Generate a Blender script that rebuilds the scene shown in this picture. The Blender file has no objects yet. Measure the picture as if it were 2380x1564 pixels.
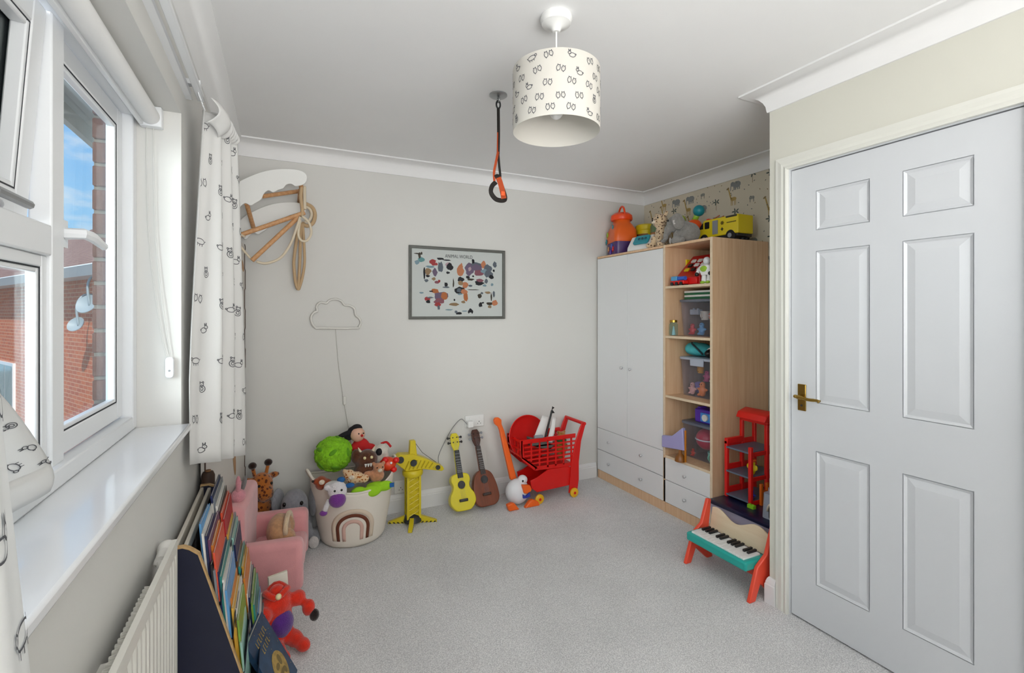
import bpy, math, random
from mathutils import Vector, Matrix, Euler
R = math.radians
S = bpy.context.scene
COL = S.collection

# ------------------------------------------------------------------ camera
FPX, CXP, CYP, CAMH, YAW = 1117.0, 1190.0, 728.0, 1.349, R(25.7)
cd = bpy.data.cameras.new('camera'); cam = bpy.data.objects.new('camera', cd); COL.objects.link(cam)
cd.sensor_fit = 'HORIZONTAL'; cd.sensor_width = 36; cd.lens = 36 * FPX / 2380
cd.shift_y = -(782 - CYP) / 2380; cd.clip_start = 0.02; cd.clip_end = 200
cam.location = (0, 0, CAMH); cam.rotation_euler = (R(90), 0, -YAW)
S.camera = cam

# ------------------------------------------------------------------ world, sun, lights, exposure
w = bpy.data.worlds.new('sky'); S.world = w; w.use_nodes = True
nt = w.node_tree; nt.nodes.clear()
def wn(t): return nt.nodes.new(t)
tc = wn('ShaderNodeTexCoord'); sep = wn('ShaderNodeSeparateXYZ'); nt.links.new(tc.outputs['Generated'], sep.inputs[0])
rp = wn('ShaderNodeValToRGB'); nt.links.new(sep.outputs['Z'], rp.inputs[0])
e = rp.color_ramp.elements
e[0].position = 0.0; e[0].color = (0.38, 0.70, 1.0, 1); e[1].position = 0.55; e[1].color = (0.07, 0.34, 0.92, 1)
mp = wn('ShaderNodeMapping'); mp.inputs['Scale'].default_value = (1, 1, 2.6); nt.links.new(tc.outputs['Generated'], mp.inputs[0])
nz = wn('ShaderNodeTexNoise'); nz.inputs['Scale'].default_value = 4.2; nz.inputs['Detail'].default_value = 7; nz.inputs['Roughness'].default_value = .58
nt.links.new(mp.outputs[0], nz.inputs['Vector'])
cr = wn('ShaderNodeValToRGB'); cr.color_ramp.elements[0].position = .46; cr.color_ramp.elements[1].position = .64
nt.links.new(nz.outputs['Fac'], cr.inputs[0])
mx = wn('ShaderNodeMixRGB'); nt.links.new(cr.outputs[0], mx.inputs[0]); nt.links.new(rp.outputs[0], mx.inputs[1]); mx.inputs[2].default_value = (1.05, 1.0, .98, 1)
bg = wn('ShaderNodeBackground'); bg.inputs['Strength'].default_value = 0.74; nt.links.new(mx.outputs[0], bg.inputs[0])
wo = wn('ShaderNodeOutputWorld'); nt.links.new(bg.outputs[0], wo.inputs[0])

def sun(rot_to, energy, col=(1, .95, .88)):
    l = bpy.data.lights.new('sun', 'SUN'); l.energy = energy; l.angle = R(1); l.color = col
    o = bpy.data.objects.new('sun', l); COL.objects.link(o)
    o.rotation_euler = Vector(rot_to).to_track_quat('Z', 'Y').to_euler(); return o
sun((.05, -.8, .75), 3.2)

def area(name, loc, target, sx, sy, power, col=(1, .995, .985)):
    l = bpy.data.lights.new(name, 'AREA'); l.shape = 'RECTANGLE'; l.size = sx; l.size_y = sy; l.energy = power; l.color = col
    o = bpy.data.objects.new(name, l); COL.objects.link(o); o.location = loc
    o.rotation_euler = (Vector(loc) - Vector(target)).to_track_quat('Z', 'Y').to_euler(); return o
a_ = a_ = a_ = a_ = a_ = a_ = area('added_window_fill', (-1.0, .45, 1.75), (2.4, 2.5, 1.15), 1.5, 1.2, 12, (.97, .985, 1.0)); a_.data.spread = R(68)  # added area lamp outside the window, boosting the weak sky light
area('added_ceiling_bounce', (.22, -.90, 1.30), (.24, -.72, 2.38), .9, .8, 33)  # added fill behind the camera, aimed up so the ceiling bounces it
a_ = area('added_rear_fill', (1.0, -1.25, 1.30), (.95, 3.3, 2.15), 1.9, 1.2, 5.5); a_.data.spread = R(80)  # added fill from the rear wall towards the back; no real lamp there
S.view_settings.view_transform = 'Standard'; S.view_settings.look = 'None'
S.view_settings.exposure = 0.6; S.view_settings.gamma = 1; S.view_settings.use_curve_mapping = False

# ------------------------------------------------------------------ helpers
def lin(c):
    return tuple((x / 12.92 if x <= .04045 else ((x + .055) / 1.055) ** 2.4) for x in c)
def hx(h):
    return lin(tuple(int(h[i:i + 2], 16) / 255 for i in (0, 2, 4)))
MATS = {}
def mat(name, col, rough=.55, metal=0, bump=None, var=None, sheen=0, spec=.5, coat=0, alpha=1, trans=0):
    """col hex; bump=(scale,strength,distance); var=(scale,amount) mottles the colour."""
    if name in MATS: return MATS[name]
    m = bpy.data.materials.new(name); m.use_nodes = True; n = m.node_tree; b = n.nodes['Principled BSDF']
    c = hx(col); b.inputs['Base Color'].default_value = (*c, 1); b.inputs['Roughness'].default_value = rough
    b.inputs['Metallic'].default_value = metal; b.inputs['Specular IOR Level'].default_value = spec
    b.inputs['Sheen Weight'].default_value = sheen; b.inputs['Coat Weight'].default_value = coat
    b.inputs['Transmission Weight'].default_value = trans
    b.inputs['Alpha'].default_value = alpha
    t = n.nodes.new('ShaderNodeTexCoord')
    if var:
        z = n.nodes.new('ShaderNodeTexNoise'); z.inputs['Scale'].default_value = var[0]; z.inputs['Detail'].default_value = 4
        n.links.new(t.outputs['Object'], z.inputs['Vector'])
        r = n.nodes.new('ShaderNodeValToRGB'); r.color_ramp.elements[0].position = .3; r.color_ramp.elements[1].position = .7
        a = var[1]
        r.color_ramp.elements[0].color = (*[x * (1 - a) for x in c], 1); r.color_ramp.elements[1].color = (*[min(1, x * (1 + a)) for x in c], 1)
        n.links.new(z.outputs['Fac'], r.inputs[0]); n.links.new(r.outputs[0], b.inputs['Base Color'])
    if bump:
        z = n.nodes.new('ShaderNodeTexNoise'); z.inputs['Scale'].default_value = bump[0]; z.inputs['Detail'].default_value = 3
        n.links.new(t.outputs['Object'], z.inputs['Vector'])
        u = n.nodes.new('ShaderNodeBump'); u.inputs['Strength'].default_value = bump[1]; u.inputs['Distance'].default_value = bump[2]
        n.links.new(z.outputs['Fac'], u.inputs['Height']); n.links.new(u.outputs[0], b.inputs['Normal'])
    MATS[name] = m; return m
def plush(name, col, var=.22, sc=60):
    return mat(name, col, .95, bump=(260, .9, .004), var=(sc, var), sheen=.4, spec=.15)
def plastic(name, col, rough=.35):
    return mat(name, col, rough, var=(3, .03))
def paint(name, col, rough=.6):
    return mat(name, col, rough, bump=(220, .06, .002), var=(2.2, .012))
def wood(name, c1, c2, scale=(40, 40, 3), rough=.5):
    if name in MATS: return MATS[name]
    m = mat(name, c1, rough); n = m.node_tree; b = n.nodes['Principled BSDF']
    t = n.nodes.new('ShaderNodeTexCoord'); p = n.nodes.new('ShaderNodeMapping'); p.inputs['Scale'].default_value = scale
    n.links.new(t.outputs['Object'], p.inputs[0])
    z = n.nodes.new('ShaderNodeTexNoise'); z.inputs['Scale'].default_value = 1; z.inputs['Detail'].default_value = 5; z.inputs['Roughness'].default_value = .6
    n.links.new(p.outputs[0], z.inputs['Vector'])
    r = n.nodes.new('ShaderNodeValToRGB'); r.color_ramp.elements[0].position = .32; r.color_ramp.elements[1].position = .68
    r.color_ramp.elements[0].color = (*hx(c1), 1); r.color_ramp.elements[1].color = (*hx(c2), 1)
    n.links.new(z.outputs['Fac'], r.inputs[0]); n.links.new(r.outputs[0], b.inputs['Base Color']); return m
def spots(name, base, dark, scale=26, thr=.36, rough=.95, rnd=1.0):
    """two-tone animal-print plush from cell texture"""
    if name in MATS: return MATS[name]
    m = plush(name, base, .1); n = m.node_tree; b = n.nodes['Principled BSDF']
    t = n.nodes.new('ShaderNodeTexCoord'); v = n.nodes.new('ShaderNodeTexVoronoi'); v.inputs['Scale'].default_value = scale; v.inputs['Randomness'].default_value = rnd
    n.links.new(t.outputs['Object'], v.inputs['Vector'])
    r = n.nodes.new('ShaderNodeValToRGB'); r.color_ramp.elements[0].position = thr; r.color_ramp.elements[1].position = thr + .08
    r.color_ramp.elements[0].color = (*hx(dark), 1); r.color_ramp.elements[1].color = (*hx(base), 1)
    n.links.new(v.outputs['Distance'], r.inputs[0])
    for l in list(n.links):
        if l.to_socket == b.inputs['Base Color']: n.links.remove(l)
    n.links.new(r.outputs[0], b.inputs['Base Color']); return m
def clear_mat(name, tint, gloss=.12, rough=.08, body=0.0):
    """thin clear sheet: mostly see-through with a reflection and an optional milky body"""
    if name in MATS: return MATS[name]
    m = bpy.data.materials.new(name); m.use_nodes = True; n = m.node_tree; n.nodes.clear()
    o = n.nodes.new('ShaderNodeOutputMaterial'); t = n.nodes.new('ShaderNodeBsdfTransparent'); t.inputs[0].default_value = (*lin(tint), 1)
    g = n.nodes.new('ShaderNodeBsdfGlossy'); g.inputs['Roughness'].default_value = rough
    lw = n.nodes.new('ShaderNodeLayerWeight'); lw.inputs[0].default_value = gloss
    mm = n.nodes.new('ShaderNodeMath'); mm.operation = 'MULTIPLY'; mm.inputs[1].default_value = .22; n.links.new(lw.outputs['Fresnel'], mm.inputs[0])
    x = n.nodes.new('ShaderNodeMixShader'); n.links.new(mm.outputs[0], x.inputs[0]); n.links.new(t.outputs[0], x.inputs[1]); n.links.new(g.outputs[0], x.inputs[2])
    last = x
    if body:
        d = n.nodes.new('ShaderNodeBsdfDiffuse'); d.inputs[0].default_value = (*lin(tint), 1)
        y = n.nodes.new('ShaderNodeMixShader'); y.inputs[0].default_value = body; n.links.new(x.outputs[0], y.inputs[1]); n.links.new(d.outputs[0], y.inputs[2]); last = y
    n.links.new(last.outputs[0], o.inputs[0]); MATS[name] = m; return m

class MB:
    def __init__(s): s.v = []; s.f = []; s.mi = []; s.cur = 0
    def add(s, vs, fs):
        o = len(s.v); s.v += [Vector(p) for p in vs]; s.f += [[i + o for i in f] for f in fs]; s.mi += [s.cur] * len(fs); return s
    def box(s, x0, x1, y0, y1, z0, z1, M=None):
        vs = [Vector((x, y, z)) for z in (z0, z1) for y in (y0, y1) for x in (x0, x1)]
        if M is not None: vs = [M @ p for p in vs]
        return s.add(vs, [(0, 2, 3, 1), (4, 5, 7, 6), (0, 1, 5, 4), (2, 6, 7, 3), (0, 4, 6, 2), (1, 3, 7, 5)])
    def obb(s, c, size, ax=None):
        """box at c, axes = 3 column vectors"""
        M = Matrix.Identity(4)
        if ax is not None: M = Matrix([list(a) for a in ax]).transposed().to_4x4()
        M = Matrix.Translation(c) @ M; a, b, d = [k / 2 for k in size]
        return s.box(-a, a, -b, b, -d, d, M)
    def ring(s, c, axis, r, n, ref=None):
        a = Vector(axis).normalized(); u = a.orthogonal().normalized() if ref is None else (Vector(ref) - a * a.dot(Vector(ref))).normalized(); v = a.cross(u)
        return [Vector(c) + (u * math.cos(2 * math.pi * i / n) + v * math.sin(2 * math.pi * i / n)) * r for i in range(n)]
    def cyl(s, p0, p1, r0, r1=None, n=16, cap=True):
        r1 = r0 if r1 is None else r1; ax = Vector(p1) - Vector(p0)
        a = s.ring(p0, ax, r0, n); b = s.ring(p1, ax, r1, n)
        fs = [(i, (i + 1) % n, n + (i + 1) % n, n + i) for i in range(n)]
        if cap: fs += [tuple(range(n - 1, -1, -1)), tuple(range(n, 2 * n))]
        return s.add(a + b, fs)
    def tube(s, pts, r, n=8, closed=False):
        pts = [Vector(p) for p in pts]; m = len(pts); rr = r if isinstance(r, (list, tuple)) else [r] * m
        vs = []; ref = None
        for i in range(m):
            if closed: t = pts[(i + 1) % m] - pts[i - 1]
            else: t = pts[min(i + 1, m - 1)] - pts[max(i - 1, 0)]
            if t.length < 1e-9: t = Vector((0, 0, 1))
            t.normalize()
            if ref is None: ref = t.orthogonal()
            ref = (ref - t * ref.dot(t))
            if ref.length < 1e-6: ref = t.orthogonal()
            ref.normalize(); vs += s.ring(pts[i], t, rr[i], n, ref)
        fs = []
        for i in range(m if closed else m - 1):
            j = (i + 1) % m
            fs += [(i * n + k, i * n + (k + 1) % n, j * n + (k + 1) % n, j * n + k) for k in range(n)]
        if not closed: fs += [tuple(range(n - 1, -1, -1)), tuple(range((m - 1) * n, m * n))]
        return s.add(vs, fs)
    def ell(s, c, r, rot=None, nu=16, nv=10):
        if not isinstance(r, (list, tuple)): r = (r, r, r)
        M = Matrix.Translation(c) @ (Euler(rot).to_matrix().to_4x4() if rot else Matrix.Identity(4))
        vs = [M @ Vector((0, 0, r[2]))]
        for j in range(1, nv):
            p = math.pi * j / nv
            vs += [M @ Vector((r[0] * math.sin(p) * math.cos(2 * math.pi * i / nu), r[1] * math.sin(p) * math.sin(2 * math.pi * i / nu), r[2] * math.cos(p))) for i in range(nu)]
        vs.append(M @ Vector((0, 0, -r[2]))); L = len(vs) - 1
        fs = [(0, 1 + i, 1 + (i + 1) % nu) for i in range(nu)]
        for j in range(nv - 2):
            a = 1 + j * nu; b = a + nu
            fs += [(a + i, b + i, b + (i + 1) % nu, a + (i + 1) % nu) for i in range(nu)]
        a = 1 + (nv - 2) * nu
        fs += [(L, a + (i + 1) % nu, a + i) for i in range(nu)]
        return s.add(vs, fs)
    def lathe(s, prof, o=(0, 0, 0), M=None, n=24):
        M = Matrix.Translation(o) @ (M.to_4x4() if M is not None else Matrix.Identity(4)); vs = []
        for r, z in prof: vs += [M @ Vector((max(r, 1e-5) * math.cos(2 * math.pi * i / n), max(r, 1e-5) * math.sin(2 * math.pi * i / n), z)) for i in range(n)]
        fs = []
        for j in range(len(prof) - 1):
            fs += [(j * n + i, j * n + (i + 1) % n, (j + 1) * n + (i + 1) % n, (j + 1) * n + i) for i in range(n)]
        return s.add(vs, fs)
    def prism(s, poly, o, u, v, wv):
        """polygon in (u,v) plane at o extruded by vector wv"""
        o, u, v, wv = Vector(o), Vector(u), Vector(v), Vector(wv); n = len(poly)
        a = [o + u * p[0] + v * p[1] for p in poly]; b = [p + wv for p in a]
        fl = u.cross(v).dot(wv) > 0
        f0, f1 = tuple(range(n)), tuple(range(n, 2 * n))
        if fl: fs = [f0[::-1], f1] + [(i, (i + 1) % n, n + (i + 1) % n, n + i) for i in range(n)]
        else: fs = [f0, f1[::-1]] + [(n + i, n + (i + 1) % n, (i + 1) % n, i) for i in range(n)]
        return s.add(a + b, fs)
    def grid(s, fn, nu, nv, closed=False):
        vs = [fn(i / (nu if closed else nu), j / nv) for j in range(nv + 1) for i in range(nu if closed else nu + 1)]
        k = nu if closed else nu + 1; fs = []
        for j in range(nv):
            for i in range(nu):
                i2 = (i + 1) % k; fs.append((j * k + i, j * k + i2, (j + 1) * k + i2, (j + 1) * k + i))
        return s.add(vs, fs)

def wm(o):
    return (wm(o.parent) @ o.matrix_basis) if o.parent else o.matrix_basis.copy()
def tag(o, label=None, cat=None, group=None, kind=None):
    if label: o['label'] = label
    if cat: o['category'] = cat
    if group: o['group'] = group
    if kind: o['kind'] = kind
    return o
def obj(name, mb, m, parent=None, world=True, loc=None, rot=None, smooth=False, bevel=0, seg=2, sub=0, label=None, solid=0):
    me = bpy.data.meshes.new(name); vs = mb.v; off = None
    if world and loc is None:
        if parent is not None:
            I = wm(parent).inverted(); vs = [I @ p for p in vs]
        elif vs:
            lo = [min(p[i] for p in vs) for i in range(3)]; hi = [max(p[i] for p in vs) for i in range(3)]
            off = Vector(((lo[0] + hi[0]) / 2, (lo[1] + hi[1]) / 2, lo[2])); vs = [p - off for p in vs]
    me.from_pydata([tuple(p) for p in vs], [], mb.f)
    ms = m if isinstance(m, (list, tuple)) else [m]
    for k in ms: me.materials.append(k)
    if len(ms) > 1: me.polygons.foreach_set('material_index', mb.mi)
    if smooth:
        me.polygons.foreach_set('use_smooth', [True] * len(me.polygons))
        if smooth is not True: me.set_sharp_from_angle(angle=R(smooth))
    me.update()
    o = bpy.data.objects.new(name, me); COL.objects.link(o); o.parent = parent
    if off is not None: o.location = off
    if loc is not None: o.location = loc
    if rot is not None: o.rotation_euler = rot
    if solid:
        md = o.modifiers.new('s', 'SOLIDIFY'); md.thickness = solid; md.offset = 0
    if bevel:
        md = o.modifiers.new('b', 'BEVEL'); md.width = bevel; md.segments = seg; md.limit_method = 'ANGLE'; md.angle_limit = R(40)
        if seg > 1:
            me.polygons.foreach_set('use_smooth', [True] * len(me.polygons)); md.harden_normals = False
            if not smooth: me.set_sharp_from_angle(angle=R(50))
    if sub:
        md = o.modifiers.new('u', 'SUBSURF'); md.levels = sub; md.render_levels = sub
    if label: o['label'] = label
    return o
def thing(name, label, cat, loc=(0, 0, 0), rot=0, group=None, kind=None):
    o = bpy.data.objects.new(name, None); COL.objects.link(o); o.empty_display_size = .05
    o.location = loc; o.rotation_euler = rot if isinstance(rot, (tuple, list)) else (0, 0, rot)
    return tag(o, label, cat, group, kind)
def blob(name, ells, m, parent, vox=.006, sm=4, world=False):
    b = MB()
    for q in ells: b.ell(q[:3], q[3:6], q[6:9] if len(q) > 6 else None, 14, 9)
    o = obj(name, b, m, parent, world=world, smooth=True)
    md = o.modifiers.new('r', 'REMESH'); md.mode = 'VOXEL'; md.voxel_size = vox; md.use_smooth_shade = True
    md = o.modifiers.new('s', 'SMOOTH'); md.iterations = sm; md.factor = .5
    return o
def arc(cx, cz, r, a0, a1, n):
    return [(cx + r * math.cos(R(a0 + (a1 - a0) * i / n)), cz + r * math.sin(R(a0 + (a1 - a0) * i / n))) for i in range(n + 1)]
def rrect(x0, x1, y0, y1, r, n=4):
    return arc(x1 - r, y1 - r, r, 0, 90, n) + arc(x0 + r, y1 - r, r, 90, 180, n) + arc(x0 + r, y0 + r, r, 180, 270, n) + arc(x1 - r, y0 + r, r, 270, 360, n)
def spline(pts, n=6):
    P = [Vector(p) for p in pts]; out = []
    for i in range(len(P) - 1):
        a, b, c, d = P[max(i - 1, 0)], P[i], P[i + 1], P[min(i + 2, len(P) - 1)]
        for k in range(n):
            t = k / n
            out.append(.5 * ((2 * b) + (c - a) * t + (2 * a - 5 * b + 4 * c - d) * t * t + (3 * b - a - 3 * c + d) * t ** 3))
    return out + [P[-1]]
def lathe_to(d):
    return Vector(d).to_track_quat('Z', 'Y').to_matrix()

# doodles: little line animals, used on curtain and lampshade prints
def loop(cx, cy, rx, ry, n=9, a0=0, a1=360):
    return [(cx + rx * math.cos(R(a0 + (a1 - a0) * i / n)), cy + ry * math.sin(R(a0 + (a1 - a0) * i / n))) for i in range(n + 1)]
DOOD = [
 [loop(0, .02, .48, .24), loop(.50, .16, .13, .12, 7), [(-.48, .05), (-.62, .16)], [(-.28, -.2), (-.28, -.38)], [(.0, -.22), (.0, -.4)], [(.26, -.2), (.28, -.38)], [(.47, .2), (.50, .2)]],
 [loop(0, -.12, .30, .30), loop(0, .24, .20, .18), loop(-.17, .42, .06, .07, 6), loop(.17, .42, .06, .07, 6), [(-.08, .26), (-.05, .26)], [(.05, .26), (.08, .26)], loop(0, -.12, .14, .14, 6)],
 [loop(-.28, .0, .20, .30), loop(.26, .0, .20, .27), [(-.34, .08), (-.31, .08)], [(-.24, .08), (-.21, .08)], [(.20, .07), (.23, .07)], [(.30, .07), (.33, .07)], [(-.38, .26), (-.42, .38)], [(-.18, .26), (-.14, .38)], [(.16, .24), (.12, .36)], [(.36, .24), (.40, .36)], [(-.33, -.30), (-.34, -.40)], [(.30, -.27), (.31, -.38)]],
 [loop(.06, -.14, .34, .22), loop(-.26, .10, .16, .15), [(-.32, .24), (-.36, .46), (-.27, .25)], [(-.22, .25), (-.16, .46), (-.15, .22)], [(-.30, .12), (-.27, .12)], loop(.42, -.06, .06, .06, 6)],
]
def doodle(mb, fn, cs, ct, size, k, rot=0, wd=.0016):
    ca, sa = math.cos(rot), math.sin(rot)
    for line in DOOD[k % len(DOOD)]:
        pts = [Vector((p[0], p[1], 0)) for p in line]; pts = spline(pts, 3) if len(pts) > 2 else pts
        pts = [(cs + size * (p.x * ca - p.y * sa), ct + size * (p.x * sa + p.y * ca)) for p in pts]; vs = []; n = len(pts)
        for i, p in enumerate(pts):
            a = pts[max(i - 1, 0)]; b = pts[min(i + 1, n - 1)]; dx, dy = b[0] - a[0], b[1] - a[1]; L = math.hypot(dx, dy) or 1
            vs += [fn(p[0] - dy / L * wd, p[1] + dx / L * wd), fn(p[0] + dy / L * wd, p[1] - dx / L * wd)]
        mb.add(vs, [(2 * i, 2 * i + 1, 2 * i + 3, 2 * i + 2) for i in range(n - 1)])

# ------------------------------------------------------------------ room shell
XL, XD, XR, YN, YC, YB, ZC = -.30, 2.057, 2.86, -1.35, 1.50, 3.28, 2.38
WY0, WY1, WZ0, WZ1, WXF = .30, 1.93, .955, 2.018, -.42          # window opening, frame face
DY0, DY1, DZ = .645, 1.398, 1.988                               # door leaf
m_wall = paint('wall_paint', 'DAD9D5', .75)
m_ceil = paint('ceiling_paint', 'F2F2F2', .8)
m_gloss = paint('white_gloss', 'E8E9EA', .35)
m_upvc = mat('upvc', 'EEF0F2', .28)
# carpet: fine grey loop pile
m_carpet = mat('carpet', 'B4B2B0', .97, spec=.1)
n = m_carpet.node_tree; b = n.nodes['Principled BSDF']; t = n.nodes.new('ShaderNodeTexCoord')
z = n.nodes.new('ShaderNodeTexNoise'); z.inputs['Scale'].default_value = 210; z.inputs['Detail'].default_value = 2; z.inputs['Roughness'].default_value = .7
z2 = n.nodes.new('ShaderNodeTexNoise'); z2.inputs['Scale'].default_value = 3.0; z2.inputs['Detail'].default_value = 5
for q in (z, z2): n.links.new(t.outputs['Object'], q.inputs['Vector'])
r = n.nodes.new('ShaderNodeValToRGB'); r.color_ramp.elements[0].position = .36; r.color_ramp.elements[1].position = .64
r.color_ramp.elements[0].color = (*hx('CACACC'), 1); r.color_ramp.elements[1].color = (*hx('FAFAFA'), 1)
n.links.new(z.outputs['Fac'], r.inputs[0])
r2 = n.nodes.new('ShaderNodeValToRGB'); r2.color_ramp.elements[0].position = .35; r2.color_ramp.elements[1].position = .65
r2.color_ramp.elements[0].color = (.9, .9, .9, 1); r2.color_ramp.elements[1].color = (1, 1, 1, 1); n.links.new(z2.outputs['Fac'], r2.inputs[0])
x = n.nodes.new('ShaderNodeMixRGB'); x.blend_type = 'MULTIPLY'; x.inputs[0].default_value = 1; n.links.new(r.outputs[0], x.inputs[1]); n.links.new(r2.outputs[0], x.inputs[2])
n.links.new(x.outputs[0], b.inputs['Base Color'])
u = n.nodes.new('ShaderNodeBump'); u.inputs['Strength'].default_value = .8; u.inputs['Distance'].default_value = .006; n.links.new(z.outputs['Fac'], u.inputs['Height']); n.links.new(u.outputs[0], b.inputs['Normal'])

def struct(name, mb, m, label=None, **k):
    o = obj(name, mb, m, **k); o['kind'] = 'structure'
    if label: o['label'] = label
    return o
struct('floor', MB().box(XL - .3, XR + .1, YN - .1, YB + .1, -.08, 0), m_carpet, 'grey speckled fitted carpet covering the bedroom floor')
struct('ceiling', MB().box(XL - .3, XR + .1, YN - .1, YB + .1, ZC, ZC + .1), m_ceil, 'smooth white ceiling with coved edges')
b = MB(); XO = -.480
b.box(XO, XL, YN - .1, WY0, 0, ZC); b.box(XO, XL, WY1, YB + .1, 0, ZC); b.box(XO, XL, WY0, WY1, 0, WZ0); b.box(XO, XL, WY0, WY1, WZ1, ZC)
wall_left = struct('wall_left', b, m_wall, 'off white window wall with deep window recess')
struct('wall_back', MB().box(XL, XR + .1, YB, YB + .1, 0, ZC), m_wall, 'plain off white wall behind the toys')
b = MB(); b.box(XD, XD + .12, YN - .1, DY0 - .02, 0, ZC); b.box(XD, XD + .12, DY1 + .02, YC, 0, ZC); b.box(XD, XD + .12, DY0 - .02, DY1 + .02, DZ + .02, ZC)
struct('wall_right', b, paint('wall_cream', 'DAD9CE', .75), 'off white wall around the panelled door')
struct('wall_alcove', MB().box(XD + .12, XR + .1, YC - .12, YC, 0, ZC), m_wall, 'short return wall of the wardrobe alcove')
struct('wall_near', MB().box(XL, XD, YN - .1, YN, 0, ZC), m_wall, 'plain off white wall facing the toys')
m_paper = paint('wallpaper_ground', 'D8CFBC', .8)
wall_paper = struct('wall_far_right', MB().box(XR, XR + .1, YC, YB, 0, ZC), m_paper, 'wall papered with small safari animals above the wardrobe')

def sweep(path, prof, closed=False):
    """profile (offset inward, z) along a plan polyline, interior on the right-hand side"""
    mb = MB(); P = [Vector((p[0], p[1])) for p in path]; k = len(prof); vs = []
    for i, p in enumerate(P):
        ds = []
        if i > 0: ds.append((P[i] - P[i - 1]).normalized())
        if i < len(P) - 1: ds.append((P[i + 1] - P[i]).normalized())
        ns = [Vector((d.y, -d.x)) for d in ds]
        o = ns[0] if len(ns) == 1 else (ns[0] + ns[1]) / (1 + ns[0].dot(ns[1]))
        vs += [Vector((p.x + o.x * a, p.y + o.y * a, z)) for a, z in prof]
    fs = []
    for i in range(len(P) - 1): fs += [(i * k + j, i * k + (j + 1) % k, (i + 1) * k + (j + 1) % k, (i + 1) * k + j) for j in range(k)]
    fs += [tuple(range(k)), tuple(range((len(P) - 1) * k, len(P) * k))[::-1]]
    return mb.add(vs, fs)
c_ = .088
cove = [(0, ZC), (0, ZC - c_ - .006), (.008, ZC - c_ - .006), (.010, ZC - c_ + .002)] + [(.010 + (c_ - .012) * (1 - math.cos(R(a))), ZC - c_ + .002 + (c_ - .012) * math.sin(R(a))) for a in range(15, 91, 15)] + [(c_ + .006, ZC - .008), (c_ + .006, ZC)]
struct('trim_1', sweep([(XL, YN), (XL, YB), (XR, YB), (XR, YC), (XD, YC), (XD, YN)], cove), m_ceil, 'white coved cornice running around the ceiling', smooth=35)
skirt = [(0, 0), (.016, 0), (.016, .085), (.013, .090), (.013, .096), (.008, .112), (.003, .120), (0, .120)]
struct('baseboard_left', sweep([(XL, YN), (XL, YB)], skirt), m_gloss, 'white skirting board under the radiator')
struct('baseboard_back', sweep([(XL + .016, YB), (2.345, YB)], skirt), m_gloss, 'white skirting board behind the leaning toys')
struct('baseboard_right', sweep([(XD + .3, YC), (XD, YC), (XD, DY1 + .068)], skirt), m_gloss, 'short white skirting board beside the door frame')

# wallpaper print (flat print on the papered wall)
rng = random.Random(5)
b = MB(); cols = ['B59A5E', '8A8F8E', '6B6F69', '8E7A56', '55605A', 'A8A79F']
pm = [mat('paper_ink_%d' % i, c, .8) for i, c in enumerate(cols)]
def flat_poly(mb, pts, x, ci):
    mb.cur = ci; mb.add([(x, p[0], p[1]) for p in pts], [tuple(range(len(pts)))])
def ellp(cy, cz, ry, rz, n=9, a=0):
    return [(cy + ry * math.cos(2 * math.pi * i / n) * math.cos(a) - rz * math.sin(2 * math.pi * i / n) * math.sin(a), cz + ry * math.cos(2 * math.pi * i / n) * math.sin(a) + rz * math.sin(2 * math.pi * i / n) * math.cos(a)) for i in range(n)]
zz = 1.72
row = 0
while zz < 2.27:
    yy = 1.56 + (row % 2) * .11
    while yy < 3.24:
        k = rng.randrange(5); y, q, x = yy + rng.uniform(-.02, .02), zz + rng.uniform(-.015, .015), XR - .0008
        if k == 0:   # giraffe
            flat_poly(b, ellp(y, q, .026, .014), x, 0); flat_poly(b, [(y + .012, q), (y + .026, q + .006), (y + .045, q + .075), (y + .036, q + .078)], x, 0); flat_poly(b, ellp(y + .046, q + .08, .013, .007, 7, -.5), x - .0002, 3)
            for s_ in (-.018, -.008, .008, .018): flat_poly(b, [(y + s_ - .002, q - .045), (y + s_ + .002, q - .045), (y + s_ + .003, q), (y + s_ - .003, q)], x - .0001, 0)
        elif k == 1:  # elephant
            flat_poly(b, ellp(y, q, .034, .024), x, 1); flat_poly(b, ellp(y + .034, q + .008, .017, .017), x - .0002, 1); flat_poly(b, [(y + .044, q), (y + .051, q), (y + .054, q - .035), (y + .048, q - .035)], x, 1)
            for s_ in (-.022, -.008, .01, .022): flat_poly(b, [(y + s_ - .004, q - .036), (y + s_ + .004, q - .036), (y + s_ + .004, q), (y + s_ - .004, q)], x - .0001, 1)
        elif k == 2:  # palm / acacia
            for s_ in range(5): a_ = s_ * 1.25; flat_poly(b, ellp(y + .018 * math.cos(a_), q + .03 + .012 * math.sin(a_), .014, .005, 7, a_), x - .0001 * s_, 4)
            flat_poly(b, [(y - .002, q - .03), (y + .002, q - .03), (y + .001, q + .03), (y - .001, q + .03)], x, 3)
        elif k == 3:  # zebra bits
            flat_poly(b, ellp(y, q, .022, .012), x, 5)
            for s_ in (-.014, -.005, .004, .013): flat_poly(b, ellp(y + s_, q, .002, .012, 6), x - .0002, 2)
            for s_ in (-.014, .013): flat_poly(b, [(y + s_ - .002, q - .03), (y + s_ + .002, q - .03), (y + s_ + .003, q), (y + s_ - .003, q)], x - .0001, 2)
        for s_ in range(3): flat_poly(b, ellp(y + rng.uniform(-.07, .07), q + rng.uniform(-.05, .05), .006, .003, 6, rng.uniform(0, 3)), x - .0004, rng.choice((2, 3, 4)))
        yy += .135
    zz += .105; row += 1
tag(obj('animal_print', b, pm, wall_paper), kind='stuff')

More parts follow.
